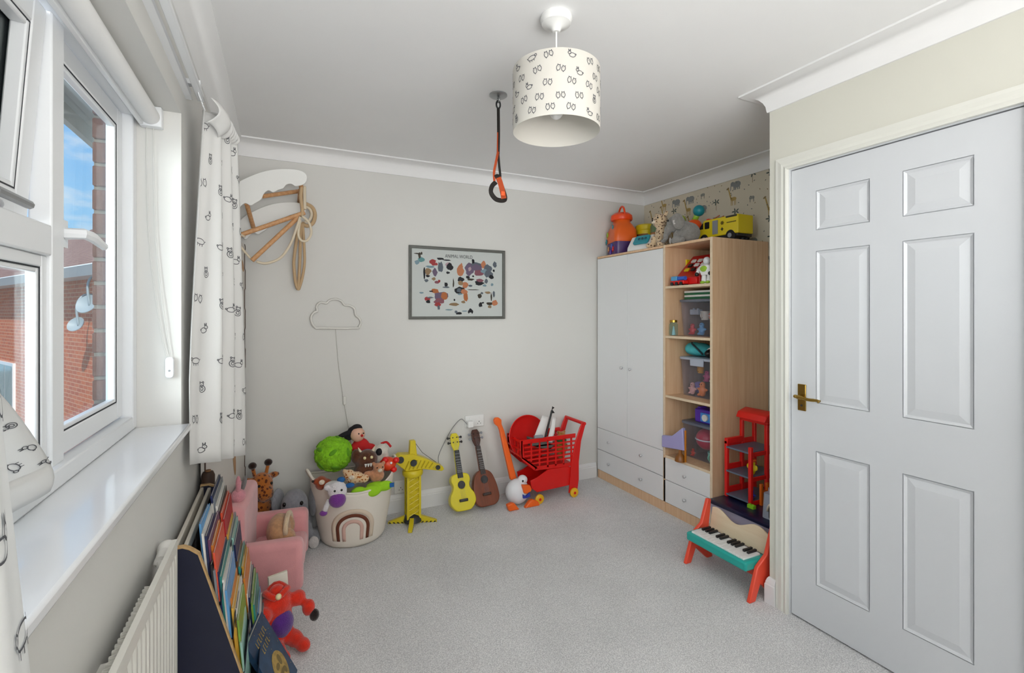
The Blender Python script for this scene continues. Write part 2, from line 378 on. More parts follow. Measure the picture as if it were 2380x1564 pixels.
# ------------------------------------------------------------------ window
m_pane = clear_mat('window_glass', (.97, .985, .98), .08, .02)
m_gask = mat('rubber_gasket', '2A2E33', .7)
m_steel = mat('brushed_steel', 'A9ABAD', .35, 1)
win = thing('window_1', 'white plastic casement window with opened fanlight', None, (WXF, (WY0 + WY1) / 2, WZ0), kind='structure')
def rectframe(mb, x0, x1, y0, y1, z0, z1, wd):
    mb.box(x0, x1, y0, y0 + wd, z0, z1); mb.box(x0, x1, y1 - wd, y1, z0, z1); mb.box(x0, x1, y0 + wd, y1 - wd, z0, z0 + wd); mb.box(x0, x1, y0 + wd, y1 - wd, z1 - wd, z1); return mb
fx0, fx1 = -.458, WXF
b = rectframe(MB(), fx0, fx1, WY0, WY1, WZ0 + .025, WZ1, .042)
obj('outer_frame', b, m_upvc, win, bevel=.004)
M1a, M1b = 1.290, 1.352
for a_, c_2 in ((M1a, M1b), (.790, .856)):
    obj('mullion', MB().box(fx0, fx1, a_, c_2, WZ0 + .077, WZ1 - .052), m_upvc, win, bevel=.004)
obj('transom', MB().box(fx0, fx1, .856, M1a, 1.465, 1.528), m_upvc, win, bevel=.004)
# sill board
obj('sill_board', MB().box(WXF - .03, XL + .028, WY0 - .03, WY1 - .001, WZ0 + .001, WZ0 + .024), mat('sill_gloss', 'F0F2F5', .18, coat=.4), win, bevel=.006, seg=3)
# lower fixed light
b = rectframe(MB(), fx0 + .004, fx1 - .008, .856, M1a, WZ0 + .077, 1.465, .024)
fl = obj('fixed_light', b, m_upvc, win, bevel=.003)
g = rectframe(MB(), -.446, fx1 - .012, .880, M1a - .024, WZ0 + .101, 1.441, .012)
obj('glazing_bead', g, m_upvc, fl, bevel=.003); obj('gasket', rectframe(MB(), -.445, fx1 - .0105, .8792, M1a - .0232, WZ0 + .1002, 1.4418, .0035), m_gask, fl); obj('pane', MB().box(-.449, -.446, .885, M1a - .029, WZ0 + .106, 1.436), m_pane, fl)
# lower / upper left casement (far left, out of frame mostly)
b = rectframe(MB(), fx0 + .004, fx1 - .004, WY0 + .052, .790, WZ0 + .077, WZ1 - .052, .055)
lc = obj('casement', b, m_upvc, win, bevel=.004)
obj('pane', MB().box(-.445, -.442, WY0 + .10, .745, WZ0 + .125, WZ1 - .10), m_pane, lc)
# top hung fanlight, open
fh = WZ1 - .052 - 1.530; fw = M1a - .856
b = rectframe(MB(), -.034, 0, -fw + .004, -.004, -fh, -.004, .054)
fan = obj('fanlight', b, m_upvc, win, world=False, loc=(-.006, M1a - (WY0 + WY1) / 2, WZ1 - .052 - WZ0), rot=(0, R(4), 0), bevel=.004)
g = rectframe(MB(), -.028, -.003, -fw + .058, -.058, -fh + .054, -.058, .012); obj('glazing_bead', g, m_upvc, fan, world=False, bevel=.003); obj('gasket', rectframe(MB(), -.03, -.0028, -fw + .0575, -.0575, -fh + .0535, -.0575, .0035), m_gask, fan, world=False)
g = MB(); g.box(-.037, -.0345, -fw + .001, -.001, -fh - .003, -.001); obj('seal', g, m_gask, fan, world=False)
obj('pane', MB().box(-.031, -.028, -fw + .062, -.062, -fh + .058, -.062), m_pane, fan, world=False)
g = MB(); g.box(0, .012, -fw / 2 - .03, -fw / 2 + .03, -fh + .012, -fh + .034); g.tube([(.012, -fw / 2, -fh + .023), (.035, -fw / 2, -fh + .023), (.038, -fw / 2 + .11, -fh + .02)], .008)
obj('window_handle', g, m_steel, fan, world=False, smooth=40)
g = MB().tube([(fx1 - .004, 1.03, 1.535), (fx1 - .03, 1.16, 1.545), (fx1 - .09, 1.32, 1.552)], .007); g.ell((fx1 - .002, 1.02, 1.535), (.012, .022, .010)); obj('stay_arm', g, m_steel, win, smooth=True)
# right casement, slightly ajar, hinged on its far side
ch = WZ1 - .042 - (WZ0 + .069); cw = 1.886 - M1b
b = rectframe(MB(), -.029, 0, -cw + .003, -.003, .003, ch - .003, .052)
cas = obj('casement', b, m_upvc, win, world=False, loc=(-.026, 1.886 - (WY0 + WY1) / 2, .069), bevel=.004)
g = rectframe(MB(), -.022, -.003, -cw + .055, -.055, .055, ch - .055, .012); obj('glazing_bead', g, m_upvc, cas, world=False, bevel=.003); obj('gasket', rectframe(MB(), -.020, -.0018, -cw + .0545, -.0545, .0545, ch - .0545, .0035), m_gask, cas, world=False)
obj('pane', MB().box(-.026, -.023, -cw + .06, -.06, .06, ch - .06), m_pane, cas, world=False)
g = rectframe(MB(), -.031, -.0292, -cw - .002, .002, -.002, ch + .002, .012); obj('seal', g, m_gask, cas, world=False)
hz = .50
g = MB(); g.box(0, .018, -cw + .010, -cw + .045, hz - .03, hz + .03); g.tube([(.018, -cw + .028, hz), (.05, -cw + .03, hz + .002), (.055, -cw + .06, hz), (.055, -cw + .145, hz - .012)], [.013, .012, .012, .009])
obj('window_handle', g, m_upvc, cas, world=False, smooth=40)
# outer reveal of brick: individual bricks on the far jamb outside
m_brick = mat('near_brick', '7A4A3C', .9, bump=(90, .5, .004), var=(14, .25)); m_mort = mat('mortar', '9A8C80', .95)
b = MB().box(-.532, XO, WY1 + .012, YB + .1, -.5, 2.5); wo_ = struct('wall_outside', b, m_mort, 'red brick outer reveal seen through the right casement')
bm_ = MB().box(-.052, 0, -.014, .016, 0, .063)
me0 = None; i = 0; zc = .55
while zc < 2.3:
    for xk in (-.4805,):
        if me0 is None:
            o = obj('brick', bm_, m_brick, wo_, world=False, bevel=.003, seg=1); me0 = o
        else:
            o = me0.copy(); COL.objects.link(o); o.parent = wo_
        o.location = Vector((xk, WY1 + .010 + (i % 3) * .001, zc)) - wo_.location
    zc += .075; i += 1
# eaves soffit outside
tag(obj('roof_eaves', MB().box(-.93, XO - .04, -1.2, 3.6, 2.36, 2.39).box(-.96, -.93, -1.2, 3.6, 2.28, 2.46), paint('soffit', 'CFCBC2', .7)), 'pale boarded eaves overhanging outside the window', 'eaves')
# roller blind and cord
bl = thing('roller_blind', 'white roller blind rolled up at the window head', 'blind', (-.395, (WY0 + WY1) / 2, 1.95))
b = MB().cyl((-.378, WY0 + .04, 1.982), (-.378, WY1 - .035, 1.982), .026, n=24); obj('roll', b, mat('blind_fabric', 'F1F1F0', .8), bl, smooth=40)
obj('bottom_bar', MB().box(-.407, -.395, WY0 + .04, WY1 - .04, 1.952, 1.972), m_upvc, bl, bevel=.002)
for y_ in (WY0 + .002, WY1 - .034): obj('bracket', MB().box(-.408, -.348, y_, y_ + .032, 1.952, 2.017), m_upvc, bl, bevel=.003)
for dx in (0, .018):
    b = MB().tube(spline([(-.392 + dx, WY1 - .012, 1.975), (-.386 + dx, WY1 - .010, 1.6), (-.355 + dx * .8, WY1 - .010, 1.3), (-.332 + dx * .4, WY1 - .008, 1.185)], 6), .0014, 5)
    obj('cord', b, mat('cord_white', 'DEDCD8', .7), bl, smooth=True)
b = MB().prism(rrect(-.342, -.318, 1.135, 1.205, .011), (0, WY1 - .001, 0), (1, 0, 0), (0, 0, 1), (0, -.016, 0)); cl = tag(obj('cord_cleat', b, m_upvc, bevel=.003), 'small white cord cleat screwed to the window reveal', 'cleat')
obj('screw', MB().cyl((-.330, WY1 - .017, 1.16), (-.330, WY1 - .019, 1.16), .003), m_steel, cl)

# curtain track
ct = thing('curtain_track', 'white double curtain track above the window recess', 'curtain track', (XL, 1.1, 2.09))
for k_, (x_, z_) in enumerate(((-.292, 2.105), (-.258, 2.112))):
    b = MB().box(x_ - .006, x_ + .008, .15, 2.02 + k_ * .02, z_, z_ + .026); b.box(x_ - .010, x_ + .012, .15, 2.02 + k_ * .02, z_ - .004, z_); obj('rail', b, m_upvc, ct, bevel=.002)
for y_ in (.3, 1.15, 1.96): obj('bracket', MB().box(XL, -.25, y_, y_ + .03, 2.136, 2.152), m_upvc, ct)

# ------------------------------------------------------------------ curtains
m_curt = mat('curtain_cotton', 'F2F1EE', .85, bump=(400, .15, .001), spec=.2)
nn_ = m_curt.node_tree; bb_ = nn_.nodes['Principled BSDF']
tl = nn_.nodes.new('ShaderNodeBsdfTranslucent'); tl.inputs[0].default_value = (.75, .76, .78, 1); ad = nn_.nodes.new('ShaderNodeMixShader'); ad.inputs[0].default_value = .25
nn_.links.new(bb_.outputs[0], ad.inputs[1]); nn_.links.new(tl.outputs[0], ad.inputs[2]); nn_.links.new(ad.outputs[0], nn_.nodes['Material Output'].inputs[0])
m_ink = mat('print_ink', '515257', .8)
def curtain(label, A, B, zt, zb0, zb1, folds, amp, off=0, edge=None):
    A, B = Vector(A), Vector(B); d = B - A; L = d.length; nrm = Vector((d.y, -d.x)).normalized()
    def fn(s, t, o=0):
        zb = zb0 + (zb1 - zb0) * s; z = zt + (zb - zt) * t
        g_ = .55 + .45 * min(1, t * 1.6); sp = .5 + (s - .5) * (.60 + .40 * min(1, t * 1.3)) if edge is None else s
        ph = s * folds * 2 * math.pi + off
        a = amp * g_ * (math.sin(ph) + .25 * math.sin(2.3 * ph + 1 + 2 * t))
        p = A + d * sp + nrm * (a + o)
        if edge: p = p + Vector((0, edge * t * s))
        return Vector((p.x, p.y, z))
    th = thing('curtain', label, 'curtain', (A.x, A.y, zb0))
    obj('fabric', MB().grid(fn, 70, 26), m_curt, th, smooth=True, solid=.0016)
    return th, fn, L
th, fn, L = curtain('white animal print curtain gathered beside the far window reveal', (-.255, 1.935), (-.155, 2.34), 2.075, .835, .745, 2.6, .030, 3.7)
pr = MB(); H_ = 1.27; WL = .62
def pf(s, t, fn=fn):
    s2 = min(max(s / WL, 0), 1); t2 = min(max(t / H_, 0), 1); e_ = 1e-3
    p = fn(s2, t2); a = fn(min(s2 + e_, 1), t2) - fn(max(s2 - e_, 0), t2); c = fn(s2, min(t2 + e_, 1)) - fn(s2, max(t2 - e_, 0)); nn = a.cross(c).normalized()
    if nn.x < 0: nn = -nn
    return p + nn * .0022
rng = random.Random(3); i = 0
for r_ in range(12):
    for c2 in range(6):
        doodle(pr, pf, .05 + c2 * .105 + (r_ % 2) * .04, .06 + r_ * .105 + rng.uniform(-.01, .01), .042, (r_ + c2 * 3) % 4, math.pi + rng.uniform(-.2, .2), .0012); i += 1
tag(obj('print', pr, m_ink, th), kind='stuff')
b = MB().grid(lambda s, t: Vector((-.222 + .03 * math.sin(s * 5) - .02 * t, 1.985 + .20 * s, 2.098 - .09 * t + .012 * math.sin(s * 9 + 1))) + Vector((.035 * math.sin(t * 3.0), 0, 0)), 26, 12)
obj('heading', b, m_curt, th, smooth=True, solid=.002)
for k_ in range(5): obj('ruffle', MB().tube(spline([(-.20 + .006 * k_, 2.12 + .028 * k_, 2.095), (-.17 + .004 * k_, 2.13 + .028 * k_, 2.075 - .006 * k_), (-.185, 2.14 + .028 * k_, 2.035), (-.215, 2.13 + .028 * k_, 2.02)], 4), [.006] * 6 + [.010] * 5 + [.006] * 2, 7), m_curt, th, smooth=True)
for k_ in range(4): obj('hook', MB().tube([(-.256, 1.955 + .03 * k_, 2.112), (-.252, 1.955 + .03 * k_, 2.095), (-.246, 1.955 + .03 * k_, 2.08)], .002, 6), m_upvc, th)
th2, fn2, L2 = curtain('white animal print curtain with its tail thrown onto the window sill', (-.215, .10), (-.215, .40), 2.075, .80, .80, 2.5, .018, 0.6, edge=.262)
pr = MB(); WL2 = .5
def pf2(s, t):
    s2 = min(max(s / .5, 0), 1); t2 = min(max(t / 1.27, 0), 1); e_ = 1e-3
    p = fn2(s2, t2); a = fn2(min(s2 + e_, 1), t2) - fn2(max(s2 - e_, 0), t2); c = fn2(s2, min(t2 + e_, 1)) - fn2(s2, max(t2 - e_, 0)); nn = a.cross(c).normalized()
    return p + (nn if nn.x > 0 else -nn) * .002
for r_ in range(12):
    for c2 in range(4): doodle(pr, pf2, .06 + c2 * .12 + (r_ % 2) * .04, .06 + r_ * .105, .045, (r_ + c2) % 4, math.pi, .0012)
tag(obj('print', pr, m_ink, th2), kind='stuff')
# the tail on the sill: a soft billow of cloth with a hem
def tail(s, t):
    # s 0..1 from near (out of frame) across the visible face and round the back; t 0 top .. 1 hem
    if s < .72:
        k = s / .72; y = .62 + (.93 + .24 * min(1, t * 1.05) ** .8 - .62) * k; xx = -.315 - .075 * k + .03 * math.sin(k * 7) * (1 - k * .6)
    else:
        k = (s - .72) / .28; y = .93 + .24 * min(1, t * 1.05) ** .8 + .018 * math.sin(k * math.pi) - .05 * k; xx = -.390 - .035 * k
    ztop = 1.275 - .02 * s; zbt = 1.072 + .012 * math.sin(s * 6)
    return Vector((xx, y, ztop + (zbt - ztop) * t))
obj('tail', MB().grid(tail, 60, 18), m_curt, th2, smooth=True, solid=.002)
hem = [tail(i / 40 * .95, 1.0) for i in range(41)]
obj('hem', MB().grid(lambda s, t: tail(s * .93, 1.0) + Vector((.006 * math.sin(t * 3.1), 0, .012 - .050 * t)), 50, 4), m_curt, th2, smooth=True, solid=.003)
pr = MB()
def pft(s, t):
    p = tail(s, t); a = tail(s + .01, t) - tail(s - .01, t); c = tail(s, t + .01) - tail(s, t - .01); nn = a.cross(c).normalized()
    return p + (nn if nn.x > 0 else -nn) * .0025
for q, (s_, t_) in enumerate(((.60, .15), (.64, .45), (.55, .5), (.66, .7), (.57, .82), (.45, .3), (.40, .7), (.7, .9))): doodle(pr, pft, s_, t_, .085, q, 1.3, .0028)
tag(obj('print', pr, m_ink, th2), kind='stuff')

# ------------------------------------------------------------------ door
m_door = paint('door_gloss', 'D6D9DD', .32); m_brass = mat('brass', 'A98A45', .25, 1)
dr = thing('door_1', 'white six panel door with a brass lever handle', None, (XD, (DY0 + DY1) / 2, 0), kind='structure')
DXF = XD + .006
ycol = ((1.289, 1.080), (.971, .768)); zrow = ((1.873, 1.704), (1.615, .965), (.760, .186))
b = MB(); b.box(DXF + .0062, DXF + .040, DY0, DY1, .008, DZ - .003)
ys = [DY0, .768, .971, 1.080, 1.289, DY1]; zs = [.008, .186, .760, .965, 1.615, 1.704, 1.873, DZ - .003]
for k_ in (0, 2, 4): b.box(DXF, DXF + .010, ys[k_], ys[k_ + 1], zs[0], zs[-1])
for k_ in (0, 2, 4, 6):
    for j_ in (1, 3): b.box(DXF, DXF + .010, ys[j_], ys[j_ + 1], zs[k_], zs[k_ + 1])
obj('leaf', b, m_door, dr)
def frustum(y0, y1, z0, z1, xa, xb, ins):
    a = [(xa, y0, z0), (xa, y1, z0), (xa, y1, z1), (xa, y0, z1)]; c = [(xb, y0 + ins, z0 + ins), (xb, y1 - ins, z0 + ins), (xb, y1 - ins, z1 - ins), (xb, y0 + ins, z1 - ins)]
    return MB().add(a + c, [(0, 1, 5, 4), (1, 2, 6, 5), (2, 3, 7, 6), (3, 0, 4, 7), (4, 5, 6, 7), (3, 2, 1, 0)])
for ya, yb in ycol:
    for za, zb in zrow:
        p_ = obj('panel', frustum(yb + .013, ya - .013, zb + .013, za - .013, DXF + .0064, DXF + .0012, .026), m_door, dr)
        mo = MB()
        for e_, xx_ in ((0, 0), ):
            prof = [(0, DXF - .0005), (0, DXF + .0064), (.012, DXF + .0064), (.008, DXF + .003), (.003, DXF)]
            P4 = [(yb, zb), (ya, zb), (ya, za), (yb, za)]; ins = [(1, 1), (-1, 1), (-1, -1), (1, -1)]; vs = []
            for (py, pz), (iy, iz) in zip(P4, ins): vs += [(x_, py + iy * o_, pz + iz * o_) for o_, x_ in prof]
            k5 = len(prof); mo.add(vs, [(i * k5 + j, i * k5 + j + 1, ((i + 1) % 4) * k5 + j + 1, ((i + 1) % 4) * k5 + j) for i in range(4) for j in range(1, k5 - 1)])
        obj('moulding', mo, m_door, p_)
h_ = obj('handle_plate', MB().box(DXF - .006, DXF, 1.330, 1.366, .922, 1.038), m_brass, dr, bevel=.002)
b = MB().cyl((DXF - .006, 1.348, .983), (DXF - .030, 1.348, .983), .011, .009); b.tube(spline([(DXF - .028, 1.352, .983), (DXF - .032, 1.33, .983), (DXF - .036, 1.30, .980), (DXF - .036, 1.262, .982), (DXF - .036, 1.252, .978)], 5), [.009] * 6 + [.007] * 8 + [.006] * 4 + [.009] * 3); b.ell((DXF - .026, 1.362, .984), (.008, .010, .008))
obj('lever', b, m_brass, h_, smooth=True)
obj('keyhole', MB().cyl((DXF - .0065, 1.348, .945), (DXF - .007, 1.348, .945), .005), mat('dark_metal', '2B2622', .5), h_)
for z_ in (1.76, .27): obj('hinge', MB().cyl((DXF - .004, DY0 - .006, z_), (DXF - .004, DY0 - .006, z_ + .085), .006), m_steel, dr)
b = MB()
b.box(XD + .001, XD + .12, DY1 + .003, DY1 + .02, 0, DZ + .018); b.box(XD + .001, XD + .12, DY0 - .02, DY0 - .003, 0, DZ + .018); b.box(XD + .001, XD + .12, DY0 - .003, DY1 + .003, DZ + .001, DZ + .018)
obj('door_lining', b, m_door, dr)
obj('dark_backing_sheet', MB().box(XD + .10, XD + .115, DY0 - .003, DY1 + .003, 0, DZ), mat('backing_dark', '3A3836', .9), dr)  # dark sheet closing the opening, its colour standing in for unlit space
aprof = [(0, 0), (.016, 0), (.018, .006), (.012, .018), (.014, .028), (.010, .045), (.009, .058), (0, .058)]
b = MB(); vs = []
for (py, pz), (oy, oz) in zip(((DY1 + .008, 0), (DY1 + .008, DZ + .006), (DY0 - .008, DZ + .006), (DY0 - .008, 0)), ((1, 0), (1, 1), (-1, 1), (-1, 0))):
    vs += [(XD - p_[0], py + oy * p_[1], pz + oz * p_[1]) for p_ in aprof]
k5 = len(aprof); b.add(vs, [(i * k5 + j, i * k5 + (j + 1) % k5, (i + 1) * k5 + (j + 1) % k5, (i + 1) * k5 + j) for i in range(3) for j in range(k5)])
struct('trim_2', b, paint('frame_gloss', 'E4E4DC', .4), 'cream white moulded architrave around the door')

# ------------------------------------------------------------------ radiator
m_rad = paint('radiator_enamel', 'E2E0D8', .35)
rd = thing('radiator', 'cream ribbed panel radiator below the window sill', 'radiator', (-.27, .8, .14))
RY0, RY1, RZ0, RZ1, RXF = .2, 1.535, .17, .750, -.247
def radf(s, t):
    y = RY0 + .02 + (RY1 - RY0 - .04) * s; ph = (s * (RY1 - RY0 - .04) / .033) % 1
    dpt = .0045 * max(0, math.sin(ph * math.pi * 2)) ** .5 if .03 < t < .97 else 0
    return Vector((RXF - dpt - (.003 if t in (0, 1) else 0), y, RZ0 + .03 + (RZ1 - RZ0 - .06) * t))
b = MB(); NY = 292
for j, t_ in enumerate((0, .035, .06, .94, .965, 1)): pass
ts = (0, .032, .06, .94, .968, 1); k_ = NY + 1
b.add([radf(i / NY, t_) for t_ in ts for i in range(k_)], [(j * k_ + i, j * k_ + i + 1, (j + 1) * k_ + i + 1, (j + 1) * k_ + i) for j in range(5) for i in range(NY)])
b.box(RXF - .012, RXF, RY0, RY1, RZ1 - .032, RZ1); b.box(RXF - .012, RXF, RY0, RY1, RZ0, RZ0 + .032); b.box(RXF - .012, RXF, RY0, RY0 + .021, RZ0 + .032, RZ1 - .032); b.box(RXF - .012, RXF, RY1 - .021, RY1, RZ0 + .032, RZ1 - .032)
obj('panel', b, m_rad, rd, smooth=40)
b = MB(); pts = []
for i in range(61):
    for q, dx in ((0, 0), (.25, .014), (.5, .014), (.75, 0)): pts.append((RXF - .033 + dx + .004, RY0 + .05 + (i + q) * .0178))
pts = [p for p in pts if p[1] < RY1 - .10]
b.add([(p[0], p[1], z_) for z_ in (RZ0 + .06, RZ1 - .015) for p in pts], [(i, i + 1, len(pts) + i + 1, len(pts) + i) for i in range(len(pts) - 1)])
obj('convector_fins', b, m_rad, rd, solid=.0012)
b = MB().tube([(RXF - .02, RY1 - .07, RZ1 - .045), (RXF - .03, RY1 - .03, RZ1 - .045), (XL + .012, RY1 - .02, RZ1 - .045)], .010)
b.ell((XL + .024, RY1 + .03, RZ1 - .035), (.022, .026, .024)); b.cyl((XL + .022, RY1 - .03, RZ1 - .04), (XL + .022, RY1 + .01, RZ1 - .035), .015); obj('valve', b, mat('valve_white', 'EDEBE6', .4), rd, smooth=40)
b = MB().cyl((XL + .02, RY1 - .01, 0), (XL + .02, RY1 - .01, RZ1 - .04), .0075); obj('pipe', b, m_rad, rd, smooth=40)
for y_ in (.4, 1.1): obj('bracket', MB().box(XL, RXF - .034, y_, y_ + .03, RZ0 + .05, RZ1 - .05), m_rad, rd)
for z_ in (RZ1 - .03,): obj('bleed_valve', MB().cyl((XL + .014, .95, z_), (XL + .014, .95, z_ + .02), .006), m_steel, rd)

# ------------------------------------------------------------------ wardrobe and shelf unit
m_oak = wood('pale_oak', 'D9B18A', 'E7C6A2', (45, 45, 2.5), .5)
m_oake = wood('oak_edge', 'DCC5A6', 'E6D2B6', (30, 30, 30), .5)
m_front = mat('white_front', 'E9EAEB', .4, var=(1.5, .01))
m_knob = mat('steel_knob', 'D0D1D3', .35, .6)
WX, WXB, TOP = 2.35, 2.852, 1.812
def knob(y, z, parent):
    b = MB().lathe([(0, 0), (.006, 0), (.005, .008), (.010, .012), (.011, .018), (.008, .022), (0, .023)], (WX, y, z), lathe_to((-1, 0, 0)), 14); return obj('knob', b, m_knob, parent, smooth=40)
A0, A1 = 2.507, 3.262
wa = thing('wardrobe', 'white two door wardrobe with drawers in the back corner', 'wardrobe', ((WX + WXB) / 2, (A0 + A1) / 2, 0))
for y_ in (A0, A1 - .016): obj('side_panel', MB().box(WX + .018, WXB, y_, y_ + .016, 0, TOP - .016), m_oak, wa)
obj('top_panel', MB().box(WX, WXB, A0, A1, TOP - .016, TOP), m_oak, wa, bevel=.001, seg=1)
obj('back_panel', MB().box(WXB - .008, WXB, A0 + .016, A1 - .016, .06, TOP - .016), m_oak, wa)
obj('plinth', MB().box(WX + .006, WX + .022, A0, A1, 0, .066), m_oak, wa)
ym = 2.885
for (a_, c2, ky) in ((A0 + .003, ym - .0015, ym - .045), (ym + .0015, A1 - .003, ym + .075)):
    d_ = obj('door', MB().box(WX, WX + .016, a_, c2, .413, TOP - .019), m_front, wa, bevel=.0015, seg=1); knob(ky - (.0 if ky < ym else .02), .932, d_)
for z0, z1 in ((.070, .233), (.238, .410)):
    d_ = obj('drawer', MB().box(WX, WX + .016, A0 + .003, A1 - .003, z0, z1), m_front, wa, bevel=.0015, seg=1)
    for ky in (2.72, 3.10): knob(ky, (z0 + z1) / 2, d_)
B0, B1 = 2.090, 2.504
sh = thing('shelf_unit', 'pale oak open shelf unit with two white drawers', 'shelf unit', ((WX + WXB) / 2, (B0 + B1) / 2, 0))
obj('side_panel', MB().box(WX, WXB, B0, B0 + .018, 0, TOP), m_oak, sh); obj('side_panel', MB().box(WX, WXB, B1 - .018, B1, 0, TOP - .016), m_oak, sh)
obj('edge_strip', MB().box(WX - .0012, WX, B0, B0 + .018, 0, TOP), m_oake, sh); obj('edge_strip', MB().box(WX - .0012, WX, B1 - .018, B1, .39, TOP), m_oake, sh)
obj('top_panel', MB().box(WX, WXB, B0 + .018, B1, TOP - .016, TOP), m_oak, sh)
obj('back_panel', MB().box(WXB - .008, WXB, B0 + .018, B1 - .018, .06, TOP - .016), m_oak, sh)
SHZ = (.388, .796, 1.198, 1.532)
for z_ in SHZ:
    s_ = obj('shelf', MB().box(WX + .004, WXB - .008, B0 + .018, B1 - .018, z_ - .016, z_), m_oak, sh); obj('edge_strip', MB().box(WX + .002, WX + .004, B0 + .018, B1 - .018, z_ - .016, z_), m_oake, s_)
obj('plinth', MB().box(WX + .006, WX + .022, B0 + .018, B1 - .018, 0, .066), m_oak, sh)
for z0, z1 in ((.070, .220), (.224, .371)):
    d_ = obj('drawer', MB().box(WX, WX + .016, B0 + .020, B1 - .002, z0, z1), m_front, sh, bevel=.0015, seg=1); knob(2.305, (z0 + z1) / 2, d_)

# ------------------------------------------------------------------ toys on top of the wardrobe
m_or = plastic('orange_plastic', 'E8641C'); m_red = plastic('red_plastic', 'DD1A16'); m_yel = plastic('yellow_plastic', 'E3CB1C'); m_blk = plastic('black_plastic', '1B1B1D')
m_teal = plastic('teal_plastic', '1F8F9E'); m_grn = plastic('lime_plastic', '9CC63A'); m_blu = plastic('blue_plastic', '2F62C8'); m_wht = plastic('white_plastic', 'ECECEA'); m_nvy = plastic('navy_plastic', '141A3C', .3)
m_gry = plastic('grey_plastic', '8D9097'); m_prp = plastic('purple_plastic', '5A35B5'); m_slate = plastic('slate_plastic', '5E6A7C')
m_eye = mat('black_eye', '0C0B0B', .15)
bk = thing('toy_bucket', 'orange toy bucket with dome lid and star stickers on the wardrobe', 'toy bucket', (2.49, 3.125, TOP), R(-20))
def rr_loft(mb, secs, n=5):
    """stack of rounded rectangles (hx,hy,r,z)"""
    P = []
    for hx_, hy_, r_, z_ in secs: P.append([(p[0], p[1], z_) for p in rrect(-hx_, hx_, -hy_, hy_, r_, n)])
    k = len(P[0]); vs = [q for l in P for q in l]; fs = []
    for j in range(len(P) - 1): fs += [(j * k + i, j * k + (i + 1) % k, (j + 1) * k + (i + 1) % k, (j + 1) * k + i) for i in range(k)]
    fs += [tuple(range(k))[::-1], tuple(range((len(P) - 1) * k, len(P) * k))]; return mb.add(vs, fs)
obj('window_base', rr_loft(MB(), [(.085, .115, .03, 0), (.088, .118, .03, .01), (.088, .118, .03, .105)]), plastic('purple_picture', '4A2F6B'), bk, world=False, smooth=40)
obj('body', rr_loft(MB(), [(.090, .120, .03, .105), (.094, .124, .03, .12), (.09, .12, .04, .20), (.072, .095, .05, .245), (.062, .075, .05, .265), (.058, .07, .05, .29)]), m_or, bk, world=False, smooth=40)
obj('lid', MB().lathe([(0, .285), (.082, .285), (.088, .295), (.084, .325), (.06, .345), (0, .35)]), plastic('lid_orange', 'F04A12'), bk, world=False, smooth=40)
obj('handle', MB().tube([(0, .075 * math.cos(R(a)), .325 + .075 * math.sin(R(a))) for a in range(0, 181, 15)], .008), plastic('lid_orange', 'F04A12'), bk, world=False, smooth=True)
def star(r0, r1, n=5): return [((r0 if i % 2 == 0 else r1) * math.cos(math.pi * i / n), (r0 if i % 2 == 0 else r1) * math.sin(math.pi * i / n)) for i in range(2 * n)]
for (y_, z_, m_, x_) in ((.08, .18, m_grn, -.092), (-.03, .225, m_teal, -.082), (.095, .125, m_teal, -.096), (.06, .06, plastic('peach_sticker', 'E0A070'), -.090), (-.06, .05, m_red, -.090), (-.03, .075, m_blu, -.090), (.0, .03, m_prp, -.090)):
    obj('sticker', MB().prism(star(.026, .014), (x_, y_, z_), (0, 1, 0), (0, 0, 1), (-.004, 0, 0)), m_, bk, world=False)
t_ = thing('toy_tub', 'yellow toy tub with dark label standing behind the teal radio', 'tub', (2.66, 3.03, TOP))
obj('body', MB().lathe([(0, 0), (.075, 0), (.078, .02), (.078, .20), (.083, .205), (.083, .24), (.07, .25), (0, .25)]), m_yel, t_, world=False, smooth=40)
b = MB(); b.add([(-.0795 * math.cos(R(a)), -.0795 * math.sin(R(a)), z_) for z_ in (.13, .17) for a in range(-30, 61, 10)], [(i, i + 1, 11 + i, 10 + i) for i in range(9)]); obj('paper_label', b, mat('tub_label', '8A5A28', .6), t_, world=False)
t_ = thing('toy_radio', 'white and teal toy radio near the wardrobe front edge', 'toy', (2.42, 2.80, TOP), R(8))
obj('body', MB().prism([(-.05, 0), (.05, 0), (.045, .105), (.01, .115), (-.045, .03)], (0, -.105, 0), (1, 0, 0), (0, 0, 1), (0, .21, 0)), m_wht, t_, world=False, bevel=.008)
obj('screen', MB().prism(rrect(-.07, .07, -.038, .040, .02), (-.022, -.02, .074), (0, 1, 0), Vector((.055, 0, .085)).normalized(), Vector((-.085, 0, .055)).normalized() * .012), m_teal, t_, world=False, bevel=.003)
for k_ in range(3): obj('button', MB().ell((-.03, -.06 + .03 * k_, .085), (.008, .010, .010)), plastic('dark_teal', '0E4A58'), t_, world=False, smooth=True)
t_ = thing('toy_cup', 'peach toy pot with a green lid beside the leopard', 'toy', (2.60, 2.815, TOP))
obj('pot', MB().lathe([(0, 0), (.05, 0), (.06, .14), (.064, .15), (0, .15)]), plastic('peach_plastic', 'CF9463'), t_, world=False, smooth=40); obj('lid', MB().lathe([(.066, .15), (.066, .20), (.05, .235), (0, .24)]), plastic('sage_plastic', '6E8B62'), t_, world=False, smooth=40)
